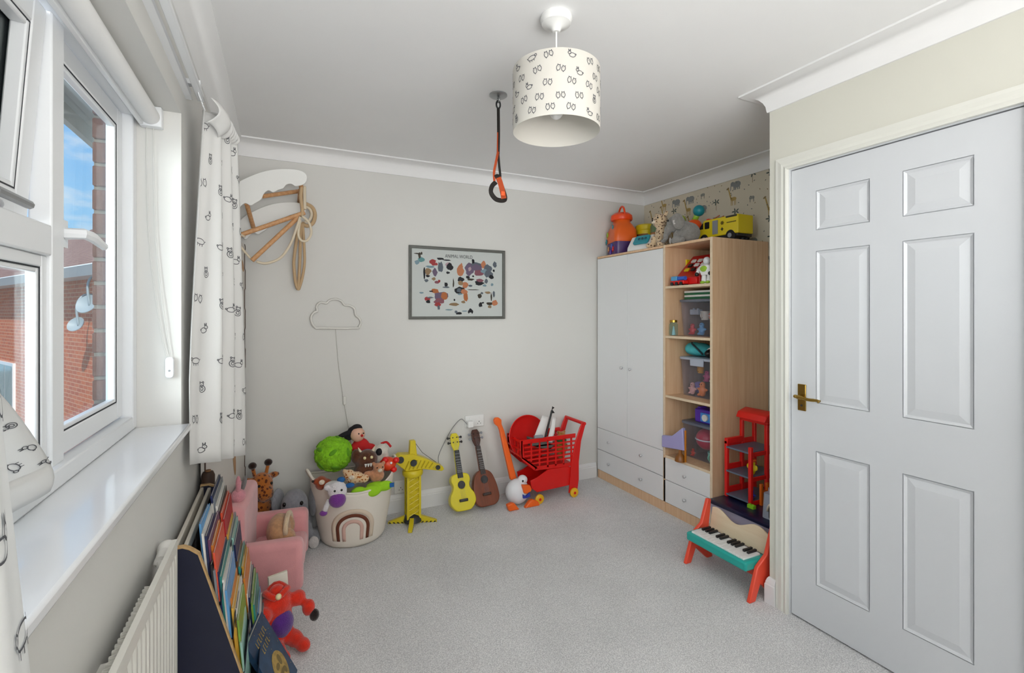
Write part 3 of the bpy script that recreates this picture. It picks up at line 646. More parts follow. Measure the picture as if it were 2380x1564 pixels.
# leopard plush, sitting
m_leo = spots('leopard_plush', 'D9BF9C', '6A4B36', 62, .30)
t_ = thing('plush_leopard', 'spotted leopard plush sitting beside the grey elephant', 'soft toy', (2.43, 2.61, TOP), R(180))
blob('body', [(0, 0, .06, .05, .055, .065), (0, 0, .11, .04, .045, .05), (.012, 0, .19, .052, .055, .052), (.055, 0, .18, .022, .026, .02), (0, .05, .238, .012, .018, .02), (0, -.05, .238, .012, .018, .02), (.045, .03, .045, .02, .018, .045), (.045, -.03, .045, .02, .018, .045), (.055, .05, .018, .04, .02, .02), (.055, -.05, .018, .04, .02, .02)], m_leo, t_)
for s_ in (-1, 1): obj('eye', MB().ell((.056, s_ * .026, .205), .006), m_eye, t_, world=False, smooth=True)
obj('muzzle', MB().ell((.072, 0, .178), (.010, .017, .013)), plush('muzzle_cream', 'E8D9C4'), t_, world=False, smooth=True)
obj('nose', MB().ell((.081, 0, .185), (.004, .007, .005)), m_eye, t_, world=False, smooth=True)
def elephant(name, label, loc, rot, sc, col, mname, group=None):
    t_ = thing(name, label, 'soft toy', loc, rot, group); mE = plush(mname, col, .14)
    q = lambda *a: tuple(v * sc if i < 6 else v for i, v in enumerate(a))
    blob('body', [q(0, 0, .075, .075, .065, .075), q(.02, 0, .10, .05, .055, .06), q(.085, 0, .145, .06, .055, .058), q(.135, 0, .105, .026, .024, .035), q(.148, 0, .065, .018, .017, .035), q(.162, 0, .035, .02, .014, .014), q(.07, .045, .045, .026, .026, .05), q(.07, -.045, .045, .026, .026, .05), q(.06, .075, .022, .05, .026, .026), q(.06, -.075, .022, .05, .026, .026)], mE, t_, .006 * sc)
    for s_ in (-1, 1):
        e_ = obj('ear', MB().ell((.06 * sc, s_ * .068 * sc, .15 * sc), (.042 * sc, .012 * sc, .055 * sc), (0, R(15), s_ * R(25))), mE, t_, world=False, smooth=True)
        obj('ear_lining', MB().ell((.066 * sc, s_ * .074 * sc, .148 * sc), (.030 * sc, .008 * sc, .042 * sc), (0, R(15), s_ * R(25))), plush(mname + '_lining', 'C9C4C2', .08), e_, world=False, smooth=True).location = (0, 0, 0)
        obj('eye', MB().ell((.128 * sc, s_ * .033 * sc, .165 * sc), .007 * sc), m_eye, t_, world=False, smooth=True)
        obj('foot_pad', MB().ell((.108 * sc, s_ * .078 * sc, .022 * sc), (.006 * sc, .021 * sc, .021 * sc)), plush(mname + '_lining', 'C9C4C2', .08), t_, world=False, smooth=True)
    return t_
elephant('plush_elephant', 'grey elephant plush sitting on top of the shelf unit', (2.475, 2.40, TOP), R(128), 1.0, '8F8C88', 'elephant_grey')
t_ = thing('toy_rocker', 'orange baby toy with teal and green balls on the shelf unit', 'toy', (2.665, 2.535, TOP))
obj('base', MB().lathe([(0, 0), (.05, .005), (.062, .03), (.03, .07), (.02, .10), (0, .10)]), m_slate, t_, world=False, smooth=40)
obj('body', MB().ell((0, 0, .15), (.055, .06, .06)), plastic('toy_orange', 'EF5A1B'), t_, world=False, smooth=True)
obj('stem', MB().tube([(0, 0, .19), (0, -.02, .22), (0, -.035, .245)], .02), m_grn, t_, world=False, smooth=True); obj('ball', MB().ell((0, -.045, .262), .040), m_teal, t_, world=False, smooth=True)
obj('knob', MB().ell((-.03, .085, .215), (.03, .03, .035)), plastic('olive_green', '93A23A'), t_, world=False, smooth=True); obj('knob_arm', MB().tube([(-.01, .03, .17), (-.02, .06, .19), (-.03, .08, .21)], .011), m_grn, t_, world=False, smooth=True)
r_ = obj('ring', MB().tube([(-.058, .02 + .032 * math.cos(R(a)), .14 + .032 * math.sin(R(a))) for a in range(0, 360, 20)], .010, 8, True), plastic('lavender', '8C8CB8'), t_, world=False, smooth=True); obj('ring_hub', MB().ell((-.054, .02, .14), (.008, .022, .022)), m_blk, t_, world=False, smooth=True)
# yellow truck
t_ = thing('toy_truck', 'yellow toy rescue truck with black tyres on the shelf unit', 'toy truck', (2.66, 2.27, TOP))
prof = [(-.165, .045), (.165, .045), (.165, .10), (.140, .125), (.108, .165), (-.165, .165)]
obj('body', MB().prism(prof, (-.07, 0, 0), (0, 1, 0), (0, 0, 1), (.14, 0, 0)), m_yel, t_, world=False, bevel=.006)
obj('chassis', MB().box(-.065, .065, -.16, .172, .026, .046), m_blk, t_, world=False, bevel=.004)
for y_ in (-.105, .105):
    for x_ in (-.072, .048):
        wh = obj('wheel', MB().lathe([(0, 0), (.03, 0), (.037, .006), (.037, .022), (.03, .028), (0, .028)], (x_ - .002, y_, .037), lathe_to((1, 0, 0)), 20), mat('tyre', '17171A', .8), t_, world=False, smooth=40)
        obj('hub', MB().cyl((x_ - .004, y_, .037), (x_ - .001, y_, .037), .015), m_gry, wh, world=False)
obj('cab_window', MB().prism([(.112, .108), (.150, .108), (.132, .132), (.112, .150)], (-.072, 0, 0), (0, 1, 0), (0, 0, 1), (.003, 0, 0)), m_blk, t_, world=False)
obj('cab_window', MB().prism(rrect(.06, .098, .105, .15, .006), (-.072, 0, 0), (0, 1, 0), (0, 0, 1), (.003, 0, 0)), m_blk, t_, world=False)
obj('shutter', MB().box(-.074, -.070, -.01, .032, .060, .15), m_gry, t_, world=False); obj('hose_panel', MB().box(-.074, -.070, -.155, -.075, .152, .162), m_blk, t_, world=False)
obj('emblem', MB().prism(star(.014, .009, 6), (-.071, -.045, .125), (0, 1, 0), (0, 0, 1), (-.003, 0, 0)), mat('emblem_ink', '6B5A12', .6), t_, world=False); obj('stripe', MB().box(-.0725, -.070, -.15, -.08, .118, .124), mat('emblem_ink', '6B5A12', .6), t_, world=False); obj('emblem', MB().prism(star(.012, .006, 4), (-.071, -.045, .085), (0, 1, 0), (0, 0, 1), (-.003, 0, 0)), m_blk, t_, world=False)
obj('roof_light', MB().box(-.05, .05, .085, .105, .165, .178), m_red, t_, world=False, bevel=.003)
obj('ladder', MB().tube([(-.02, .14, .150), (-.02, .02, .19)], .004, 6).tube([(.02, .14, .150), (.02, .02, .19)], .004, 6).tube([(-.02, .08, .17), (.02, .08, .17)], .003, 6), plastic('ladder_red', 'A8542E'), t_, world=False, smooth=True)

# ------------------------------------------------------------------ things on the shelves
m_box = clear_mat('clear_plastic', (.965, .965, .985), .10, .15, .045)
def tote(label, loc, w_, d_, h_, lidm, bodym=m_box, clip=None):
    """w_ along Y, d_ along X"""
    t_ = thing('storage_box', label, 'storage box', loc)
    b = MB(); S0 = rrect(-d_ / 2 + .014, d_ / 2 - .014, -w_ / 2 + .014, w_ / 2 - .014, .02); S1 = rrect(-d_ / 2, d_ / 2, -w_ / 2, w_ / 2, .025); k = len(S0)
    S2 = rrect(-d_ / 2 + .003, d_ / 2 - .003, -w_ / 2 + .003, w_ / 2 - .003, .023); S3 = rrect(-d_ / 2 + .017, d_ / 2 - .017, -w_ / 2 + .017, w_ / 2 - .017, .018)
    vs = [(p[0], p[1], 0.001) for p in S0] + [(p[0], p[1], h_ - .018) for p in S1] + [(p[0], p[1], h_ - .018) for p in S2] + [(p[0], p[1], .004) for p in S3]
    fs = [tuple(range(k))[::-1]] + [(j * k + i, j * k + (i + 1) % k, (j + 1) * k + (i + 1) % k, (j + 1) * k + i) for j in range(3) for i in range(k)] + [tuple(range(3 * k, 4 * k))]
    obj('body', b.add(vs, fs), bodym, t_, world=False, smooth=40)
    l_ = obj('lid', rr_loft(MB(), [(d_ / 2 + .006, w_ / 2 + .006, .028, h_ - .018), (d_ / 2 + .006, w_ / 2 + .006, .028, h_ - .004), (d_ / 2 - .004, w_ / 2 - .004, .024, h_)]), lidm, t_, world=False, smooth=40)
    if clip: 
        for s_ in (-1, 1): obj('clip', MB().box(-.04, .04, s_ * (w_ / 2 + .010) - .005, s_ * (w_ / 2 + .010) + .005, h_ - .06, h_ - .006), clip, t_, world=False, bevel=.003)
        obj('clip', MB().box(-d_ / 2 - .014, -d_ / 2 - .004, -.055, .055, h_ - .055, h_ - .006), clip, t_, world=False, bevel=.003)
    return t_
m_lidg = plastic('lid_grey', '6C7280'); m_lidl = plastic('lid_pale', 'AEB6C6')
bx = 2.60
tote('clear box of figures with slate lid on the second highest shelf', (bx, 2.297, SHZ[2]), .325, .30, .245, m_lidg)
tote('clear box of orange toys with pale clips on the third highest shelf', (bx, 2.297, SHZ[1]), .325, .30, .262, m_lidl, None or m_box, m_lidl)
tote('clear box holding a crimson ball on the lowest open shelf', (bx, 2.290, SHZ[0]), .300, .30, .240, m_lidg)
def ctoy(kind, label, col, loc, s, rot=0):
    m_ = plastic('toy_' + col, col)
    if kind == 'ball':
        t_ = thing('toy_ball', label, 'ball', loc); obj('ball', MB().ell((0, 0, s), s), m_, t_, world=False, smooth=True); obj('band', MB().tube([(1.005 * s * math.cos(R(a)), 1.005 * s * math.sin(R(a)), s) for a in range(0, 360, 20)], s * .07, 6, True), m_wht, t_, world=False, smooth=True, rot=None)
    elif kind == 'figure':
        t_ = thing('toy_figure', label, 'toy', loc, rot); blob('body', [(0, 0, s * .7, s * .42, s * .5, s * .7), (0, 0, s * 1.5, s * .4, s * .4, s * .42), (0, s * .55, s * .9, s * .2, s * .35, s * .2), (0, -s * .55, s * .9, s * .2, s * .35, s * .2), (-s * .25, s * .3, s * .2, s * .4, s * .22, s * .2), (-s * .25, -s * .3, s * .2, s * .4, s * .22, s * .2)], m_, t_, s * .09)
        for k_ in (-1, 1): obj('eye', MB().ell((-s * .36, k_ * s * .16, s * 1.58), s * .07, None, 8, 6), m_eye, t_, world=False, smooth=True)
    elif kind == 'cup':
        t_ = thing('toy_cup', label, 'toy', loc, rot); obj('cup', MB().lathe([(0, 0), (s * .6, 0), (s * .8, s * 1.4), (s * .72, s * 1.4), (s * .55, s * .1), (0, s * .1)]), m_, t_, world=False, smooth=40); obj('handle', MB().tube([(-s * .70 - s * .35 * math.sin(R(a)), 0, s * .75 + s * .4 * math.cos(R(a))) for a in range(0, 181, 20)], s * .09), m_, t_, world=False, smooth=True)
    else:
        t_ = thing('toy_brick', label, 'toy', loc, rot); obj('brick', MB().box(-s * .6, s * .6, -s, s, 0, s), m_, t_, world=False, bevel=s * .08)
        for k_ in (-1, 1): obj('stud', MB().cyl((0, k_ * s * .5, s), (0, k_ * s * .5, s * 1.2), s * .25), m_, t_, world=False)
    return t_
z1 = SHZ[2] + .006; z2 = SHZ[1] + .006; z3 = SHZ[0] + .006
fx = 2.505
ctoy('figure', 'red toy figure inside the slate lidded box', 'C9383A', (fx, 2.395, z1), .040); ctoy('figure', 'sky blue toy figure inside the slate lidded box', '5B9CC8', (fx, 2.315, z1), .044)
ctoy('cup', 'cream toy cup inside the slate lidded box', 'D9D2BE', (fx + .065, 2.345, z1 + .10), .042); ctoy('brick', 'grey toy brick inside the slate lidded box', 'A3ABB2', (fx + .06, 2.42, z1 + .135), .036); ctoy('ball', 'salmon toy ball inside the slate lidded box', 'D9775A', (fx + .065, 2.27, z1 + .09), .038); ctoy('figure', 'navy toy figure inside the slate lidded box', '2A3358', (fx + .075, 2.20, z1), .045)
ctoy('figure', 'orange toy figure inside the pale clipped box', 'E8823E', (fx, 2.31, z2), .050); ctoy('figure', 'pale pink toy figure inside the pale clipped box', 'DDA9A0', (fx, 2.395, z2 + .001), .042); ctoy('ball', 'violet toy ball inside the pale clipped box', '7B6BB0', (fx + .075, 2.41, z2), .040)
ctoy('figure', 'magenta toy figure inside the pale clipped box', 'C8437C', (fx + .08, 2.345, z2 + .085), .040); ctoy('cup', 'amber toy cup inside the pale clipped box', 'E0A030', (fx + .07, 2.39, z2 + .14), .030); ctoy('ball', 'peach toy ball inside the pale clipped box', 'E6A078', (fx + .05, 2.235, z2 + .06), .045)
ctoy('ball', 'crimson toy ball inside the lowest clear box', 'C81E40', (fx + .03, 2.30, z3 + .055), .070); ctoy('cup', 'mint toy cup inside the lowest clear box', '8ED3C0', (fx - .005, 2.215, z3), .046); ctoy('figure', 'small red toy figure inside the lowest clear box', 'D8442E', (fx - .015, 2.375, z3), .026); ctoy('brick', 'white toy brick inside the lowest clear box', 'E5DCD8', (fx + .09, 2.235, z3 + .13), .040)
# top shelf
t_ = thing('toy_till', 'red toy cash register with sloping keys on the highest shelf', 'toy', (2.535, 2.362, SHZ[3]))
obj('body', MB().prism([(-.12, 0), (.10, 0), (.10, .20), (.06, .215), (-.09, .07), (-.12, .055)], (0, -.115, 0), (1, 0, 0), (0, 0, 1), (0, .23, 0)), plastic('till_red', 'C2181A'), t_, world=False, bevel=.006)
nv = Vector((-.145, 0, .15)).normalized(); uv = Vector((.15, 0, .145)).normalized()
rng = random.Random(8)
for i in range(3):
    for j in range(3):
        c_k = Vector((-.06, -.06 + j * .055, .105)) + uv * (i * .045) + nv * .006
        obj('key', MB().obb(c_k, (.026, .034, .010), (uv, Vector((0, 1, 0)), nv)), rng.choice([m_blk, m_wht, m_blk, m_yel, m_gry]), t_, world=False, bevel=.002)
obj('drawer_front', MB().box(-.135, -.12, -.10, .10, .008, .05), m_red, t_, world=False, bevel=.003); obj('scanner', MB().box(.0, .06, .115, .135, .09, .19), m_yel, t_, world=False, bevel=.004)
t_ = thing('toy_train', 'small red and blue toy engine on the highest shelf front', 'toy', (2.375, 2.385, SHZ[3]))
obj('body', MB().box(-.022, .022, -.06, .06, .008, .032), m_red, t_, world=False, bevel=.004); obj('cab', MB().box(-.02, .02, .005, .055, .032, .062), plastic('sky_plastic', '58A6D6'), t_, world=False, bevel=.004); obj('boiler', MB().cyl((0, -.055, .046), (0, .005, .046), .014), m_blu, t_, world=False, smooth=40)
for y_ in (-.04, 0, .04):
    for x_ in (-.024, .024): obj('wheel', MB().cyl((x_ - .004, y_, .012), (x_ + .004, y_, .012), .012), m_blk, t_, world=False)
t_ = thing('toy_robot', 'white and lime toy robot standing on the highest shelf', 'toy', (2.40, 2.178, SHZ[3])); t_.scale = (.88, .88, .9)
obj('torso', rr_loft(MB(), [(.026, .036, .015, .062), (.036, .05, .02, .095), (.034, .048, .02, .125), (.018, .022, .012, .14)]), m_wht, t_, world=False, smooth=40)
obj('head', MB().ell((0, 0, .162), .027), plastic('helmet_white', 'D8DCE0', .15), t_, world=False, smooth=True); obj('chest_plate', MB().ell((-.03, 0, .105), (.012, .036, .022)), m_grn, t_, world=False, smooth=True)
for s_ in (-1, 1):
    obj('leg', MB().cyl((0, s_ * .024, .0), (0, s_ * .024, .066), .022, .017), m_wht, t_, world=False, smooth=40); obj('boot', MB().ell((-.008, s_ * .024, .012), (.028, .020, .012)), m_grn, t_, world=False, smooth=True)
    obj('arm', MB().tube([(0, s_ * .050, .118), (-.012, s_ * .066, .095), (-.03, s_ * .060, .075)], .013), m_wht, t_, world=False, smooth=True); obj('glove', MB().ell((-.034, s_ * .060, .070), .015), m_blk, t_, world=False, smooth=True)
# on the boxes
t_ = thing('board_game', 'green and white striped game folded on the slate lid', 'game', (2.585, 2.32, SHZ[2] + .246))
for k_ in range(4): obj('board', MB().box(-.11, .11, -.13, .12, k_ * .014, k_ * .014 + .0135), m_wht if k_ % 2 else plastic('bottle_green', '1F6B44'), t_, world=False, bevel=.002)
t_ = thing('glass_jar', 'small glass jar with gold lid beside the slate lidded box', 'jar', (2.395, 2.455, SHZ[2]))
obj('glass', MB().lathe([(0, .002), (.026, .002), (.028, .01), (.028, .075), (.02, .085), (.02, .09)]), clear_mat('jar_glass', (.9, .95, .93), .3, .05, .08), t_, world=False, smooth=40); obj('lid', MB().cyl((0, 0, .09), (0, 0, .105), .023), mat('gold_lid', 'C9A24A', .3, .9), t_, world=False, smooth=40); obj('ornament', MB().lathe([(0, .004), (.014, .004), (.010, .03), (.004, .06), (0, .065)]), plastic('pale_blue', '9CC6DA'), t_, world=False, smooth=40)
t_ = thing('cloth_bag', 'turquoise cloth bag lying on the pale clipped box', 'bag', (2.555, 2.36, SHZ[1] + .263))
blob('bag', [(0, .02, .045, .09, .085, .045), (-.02, .05, .05, .07, .05, .045), (.01, -.03, .04, .08, .05, .038)], mat('turquoise_cloth', '4FBCC4', .8, bump=(40, .5, .01)), t_, .007); obj('strap', MB().tube(spline([(-.07, -.07, .02), (-.10, -.05, .06), (-.09, .0, .088), (-.06, .03, .092)], 5), .006), mat('dark_strap', '20343A', .8), t_, world=False, smooth=True)
t_ = thing('soft_shoes', 'black and white toy shoes beside the turquoise bag', 'toy', (2.51, 2.205, SHZ[1] + .263))
for k_, y_ in enumerate((-.03, .035)):
    s_ = obj('shoe', MB().ell((0, y_, .03), (.055, .028, .03)), m_blk, t_, world=False, smooth=True); obj('stripe', MB().tube([(-.02 + .01 * k_, y_ + .028 * math.cos(R(a)), .032 + .031 * math.sin(R(a))) for a in range(0, 181, 20)], .005), m_wht, s_, world=False, smooth=True)
t_ = thing('toy_camera', 'purple toy camera with blue face on the lowest box', 'toy', (2.535, 2.275, SHZ[0] + .241))
obj('body', MB().box(-.05, .05, -.085, .085, 0, .09), m_prp, t_, world=False, bevel=.010, seg=3); obj('face', MB().box(-.056, -.049, -.06, .03, .012, .07), plastic('bright_blue', '4C9BEA'), t_, world=False, bevel=.003); obj('lens', MB().cyl((-.056, -.015, .042), (-.068, -.015, .042), .022), m_wht, t_, world=False, smooth=40); obj('grip', MB().box(-.03, .03, .05, .08, .09, .098), plastic('violet_plastic', '7A4AE0'), t_, world=False, bevel=.003)
t_ = thing('toy_horn', 'lilac toy megaphone poking out of the lowest open shelf', 'toy', (2.40, 2.37, SHZ[0]))
obj('horn', MB().prism([(.125, .055), (.125, .135), (.035, .150), (-.06, .225), (-.075, .08), (-.01, .072)], (-.075, 0, 0), (0, 1, 0), (0, 0, 1), (.03, 0, 0)), plastic('lilac_plastic', 'A9A6D6'), t_, world=False, bevel=.006)
obj('strap', MB().box(-.068, -.058, -.082, -.072, .006, .21), plastic('amber_plastic', 'C97A1E'), t_, world=False, bevel=.002); obj('stand', MB().lathe([(0, 0), (.035, 0), (.032, .03), (.012, .05), (.01, .082), (0, .082)], (-.06, -.03, 0)), plastic('brown_plastic', '8A5520'), t_, world=False, smooth=40)

# ------------------------------------------------------------------ alcove floor: lidded crate, garage, piano
tote('long clear crate with navy lid on the floor beside the wardrobe', (2.50, 1.79, 0), .50, .48, .262, m_nvy, clear_mat('milky_plastic', (.84, .82, .90), .25, .2, .55))
zb = .262
t_ = thing('toy_garage', 'red toy garage tower with slate floors on the navy lid', 'toy', (2.505, 1.945, zb))
def post(mb, x0, y0, x1, y1, z0, z1, r=.011): mb.tube([(x0, y0, z0), (x1, y1, z1)], r, 4)
fr = MB()
for (x_, y_, zt) in ((-.11, .08, .33), (-.115, -.085, .33), (.02, .08, .45), (.02, -.085, .45), (.13, .08, .45), (.13, -.085, .45)): fr.box(x_ - .010, x_ + .010, y_ - .010, y_ + .010, 0, zt)
for z_ in (.01, .145, .285): fr.box(-.11, .13, .075, .085, z_ - .01, z_ + .045); fr.box(-.11, .13, -.09, -.08, z_ - .012, z_ + .012)
fr.box(-.12, .02, .068, .09, .31, .345); fr.box(.01, .14, -.095, .09, .44, .46)
obj('frame', fr, m_red, t_, world=False, bevel=.003)
for z_ in (.012, .150, .290): obj('deck', MB().box(-.125, .12, -.078, .073, z_, z_ + .010), m_slate, t_, world=False, bevel=.002)
obj('roof', MB().prism([(-.02, .46), (.15, .46), (.13, .495), (.065, .515), (.0, .495)], (0, -.10, 0), (1, 0, 0), (0, 0, 1), (0, .195, 0)), plastic('roof_red', 'E8241E'), t_, world=False, bevel=.006)
obj('ladder', MB().box(-.06, -.045, -.112, -.098, 0, .12).box(-.01, .005, -.112, -.098, 0, .12).box(-.045, -.01, -.110, -.100, .03, .04).box(-.045, -.01, -.110, -.100, .07, .08), plastic('ladder_orange', 'E06A1A'), t_, world=False)
ctoy('figure', 'blue and green toy figure on the garage ground floor', '2438B0', (2.435, 1.885, zb + .023), .028); ctoy('brick', 'lime toy brick beside the red garage', '8BC926', (2.365, 1.835, zb), .020)
t_ = thing('toy_fire_figure', 'yellow and orange toy fireman on the garage middle floor', 'toy', (2.435, 1.885, zb + .161))
blob('body', [(0, 0, .03, .016, .02, .03), (0, 0, .07, .018, .018, .02), (0, .024, .045, .008, .012, .016), (0, -.024, .045, .008, .012, .016)], m_yel, t_, .004); obj('helmet', MB().ell((0, 0, .084), (.022, .022, .012)), m_or, t_, world=False, smooth=True)
t_ = thing('toy_castle', 'grey toy castle tower on the navy lid near the wall', 'toy', (2.39, 1.665, zb))
obj('tower', rr_loft(MB(), [(.075, .075, .02, 0), (.07, .07, .02, .13)]), plastic('castle_grey', '9EA6B4'), t_, world=False, smooth=40)
for k_ in range(8):
    a_ = k_ * math.pi / 4; obj('battlement', MB().box(-.014, .014, -.014, .014, 0, .025), plastic('castle_grey', '9EA6B4'), t_, world=False, loc=(.055 * math.cos(a_), .055 * math.sin(a_), .13), rot=(0, 0, a_))
obj('gate', MB().prism(rrect(-.025, .025, 0, .07, .015), (-.076, 0, .004), (0, 1, 0), (0, 0, 1), (-.004, 0, 0)), m_blk, t_, world=False); obj('arch', MB().tube([(-.078, .034 * math.cos(R(a)), .045 + .045 * math.sin(R(a))) for a in range(0, 181, 20)], .006), plastic('stone_cream', 'D8CDB8'), t_, world=False, smooth=True)

pn = thing('toy_piano', 'wooden toy piano with teal keybed and coral legs', 'toy piano', (2.045, 1.735, 0))
m_cor = mat('coral_paint', 'F0523A', .4, var=(4, .03)); m_tq = plastic('piano_teal', '22A79E'); m_bir = wood('birch', 'E2CCAB', 'EAD8BC', (20, 4, 30))
for s_ in (-1, 1):
    y_ = s_ * .195
    obj('leg', MB().prism([(-.085, 0), (-.045, 0), (-.01, .075), (.075, .0), (.115, 0), (.085, .16), (.105, .32), (.08, .325), (.035, .20), (-.03, .155)], (0, y_ - .010, 0), (1, 0, 0), (0, 0, 1), (0, .020, 0)), m_cor, pn, world=False, bevel=.004)
kb = obj('keybed', MB().box(-.085, .065, -.184, .184, .135, .180), m_tq, pn, world=False, bevel=.010, seg=3)
for k_ in range(14):
    y_ = -.161 + k_ * .023
    obj('white_key', MB().box(-.070, .045, y_ + .0008, y_ + .0222, .178, .188), m_wht, kb, world=False, bevel=.0012, seg=1)
for k_ in (0, 1, 3, 4, 5, 7, 8, 10, 11, 12):
    y_ = -.161 + (k_ + 1) * .023
    obj('black_key', MB().box(-.015, .045, y_ - .006, y_ + .006, .188, .200), m_blk, kb, world=False, bevel=.0015, seg=1)
pts = [(-.184, .165)] + [(-.184 + .368 * i / 30, .262 + .020 * math.cos(2 * math.pi * 1.5 * (i / 30 - .92)) ) for i in range(31)] + [(.184, .165)]
obj('music_board', MB().prism(pts, (.060, 0, 0), (0, 1, 0), Vector((.18, 0, 1)), (.010, 0, 0)), m_bir, pn, world=False, bevel=.002)
obj('cross_bar', MB().box(.05, .065, -.184, .184, .06, .085), m_cor, pn, world=False)

# ------------------------------------------------------------------ pendant lamp, strap, picture, cloud light, sockets
PX, PY = .862, 1.437
lp = thing('pendant_lamp', 'white drum ceiling lampshade printed with tiny animal faces', 'ceiling lamp', (PX, PY, 1.98))
obj('ceiling_rose', MB().lathe([(0, 2.38), (.052, 2.38), (.056, 2.366), (.05, 2.352), (.02, 2.338), (.012, 2.325), (0, 2.325)], (PX, PY, 0)), m_wht, lp, smooth=40)
obj('flex', MB().cyl((PX, PY, 2.14), (PX, PY, 2.33), .0032), m_wht, lp, smooth=40)
m_shade = mat('shade_cotton', 'E2DED6', .9, spec=.1, bump=(500, .1, .001)); nn_ = m_shade.node_tree; tl = nn_.nodes.new('ShaderNodeBsdfTranslucent'); tl.inputs[0].default_value = (.8, .79, .75, 1); ad = nn_.nodes.new('ShaderNodeMixShader'); ad.inputs[0].default_value = .3
nn_.links.new(nn_.nodes['Principled BSDF'].outputs[0], ad.inputs[1]); nn_.links.new(tl.outputs[0], ad.inputs[2]); nn_.links.new(ad.outputs[0], nn_.nodes['Material Output'].inputs[0])
b = MB().lathe([(.150, 1.978), (.1508, 1.982), (.1508, 2.186), (.150, 2.190), (.1485, 2.186), (.1485, 1.982), (.150, 1.978)], (PX, PY, 0), None, 64); sd = obj('shade', b, m_shade, lp, smooth=50)
def sf(s, t): return Vector((PX + .1514 * math.cos(s / .15), PY + .1514 * math.sin(s / .15), t))
pr = MB(); rng = random.Random(12)
for r_ in range(5):
    for c2 in range(14):
        doodle(pr, sf, (c2 + .5 * (r_ % 2) + rng.uniform(-.12, .12)) * .0673, 2.002 + r_ * .041 + rng.uniform(-.006, .006), .030, 2 if rng.random() < .6 else rng.randrange(4), rng.uniform(-.3, .3), .0011)
tag(obj('print', pr, m_ink, sd), kind='stuff')
obj('spider', MB().tube([(PX - .148, PY, 2.15), (PX + .148, PY, 2.15)], .0018, 6).tube([(PX, PY - .148, 2.15), (PX, PY + .148, 2.15)], .0018, 6), m_wht, lp); obj('bulb_holder', MB().lathe([(0, 2.15), (.018, 2.15), (.02, 2.10), (.016, 2.09), (0, 2.09)], (PX, PY, 0)), m_wht, lp, smooth=40); obj('bulb', MB().ell((PX, PY, 2.06), (.028, .028, .038)), mat('frosted_bulb', 'F4F4F2', .4), lp, smooth=True)
HX, HY = .925, 2.071
st = thing('swing_strap', 'black and orange strap hanging from a steel ceiling hook', 'strap', (HX, HY, 1.88))
obj('ceiling_plate', MB().lathe([(0, 2.38), (.042, 2.38), (.042, 2.374), (.036, 2.370), (0, 2.370)], (HX, HY, 0)), m_steel, st, smooth=40)
obj('eye_bolt', MB().tube([(HX, HY + .012 * math.cos(R(a)), 2.356 + .012 * math.sin(R(a))) for a in range(0, 360, 24)], .004, 8, True), m_steel, st, smooth=True)
obj('carabiner', MB().tube([(HX + .010 * math.cos(R(a)), HY, 2.333 + .018 * math.sin(R(a))) for a in range(0, 360, 24)], .004, 8, True), m_blk, st, smooth=True)
m_web = mat('black_webbing', '1E1815', .8, bump=(300, .4, .002)); m_webo = mat('orange_webbing', 'B5481C', .8, bump=(300, .4, .002))
def strap(pts, wdt, th_, m_, name='webbing'):
    P = spline(pts, 8); n_ = len(P); vs = []
    cw_ = Vector((math.cos(YAW), -math.sin(YAW), 0))
    for i in range(n_):
        t__ = (P[min(i + 1, n_ - 1)] - P[max(i - 1, 0)]).normalized(); sd_ = t__.cross(Vector((-math.sin(YAW), -math.cos(YAW), .25))).normalized() * wdt / 2; nr = sd_.cross(t__).normalized() * th_ / 2
        vs += [P[i] + sd_ + nr, P[i] - sd_ + nr, P[i] - sd_ - nr, P[i] + sd_ - nr]
    fs = [(4 * i + j, 4 * i + (j + 1) % 4, 4 * i + 4 + (j + 1) % 4, 4 * i + 4 + j) for i in range(n_ - 1) for j in range(4)] + [(0, 1, 2, 3), tuple(range(4 * n_ - 4, 4 * n_))[::-1]]
    return obj(name, MB().add(vs, fs), m_, st)
strap([(HX, HY, 2.318), (HX + .001, HY, 2.20), (HX - .001, HY, 2.10)], .014, .006, m_web); strap([(HX - .005, HY - .004, 2.20), (HX - .006, HY - .004, 2.12), (HX - .004, HY - .004, 2.09)], .006, .003, m_webo)
strap([(HX - .001, HY, 2.11), (HX - .012, HY, 2.06), (HX - .022, HY, 2.01), (HX - .020, HY, 1.97)], .011, .006, m_webo); strap([(HX - .001, HY, 2.11), (HX + .004, HY, 2.05), (HX + .010, HY, 1.99), (HX - .004, HY, 1.97)], .011, .006, m_web)
strap([(HX - .018, HY - .004, 1.985), (HX - .004, HY - .008, 1.99), (HX + .016, HY - .006, 1.945), (HX + .034, HY - .004, 1.895), (HX + .02, HY, 1.883), (HX - .012, HY + .004, 1.888), (HX - .036, HY + .003, 1.915), (HX - .032, HY, 1.945), (HX - .014, HY - .003, 1.965)], .020, .008, m_web)
strap([(HX - .006, HY - .014, 1.985), (HX + .006, HY - .014, 1.955), (HX + .018, HY - .012, 1.915), (HX + .024, HY - .010, 1.890)], .024, .006, m_webo)
obj('buckle', MB().obb((HX + .013, HY - .022, 1.91), (.020, .008, .022)), plastic('buckle_orange', 'F0602A'), st, bevel=.003)

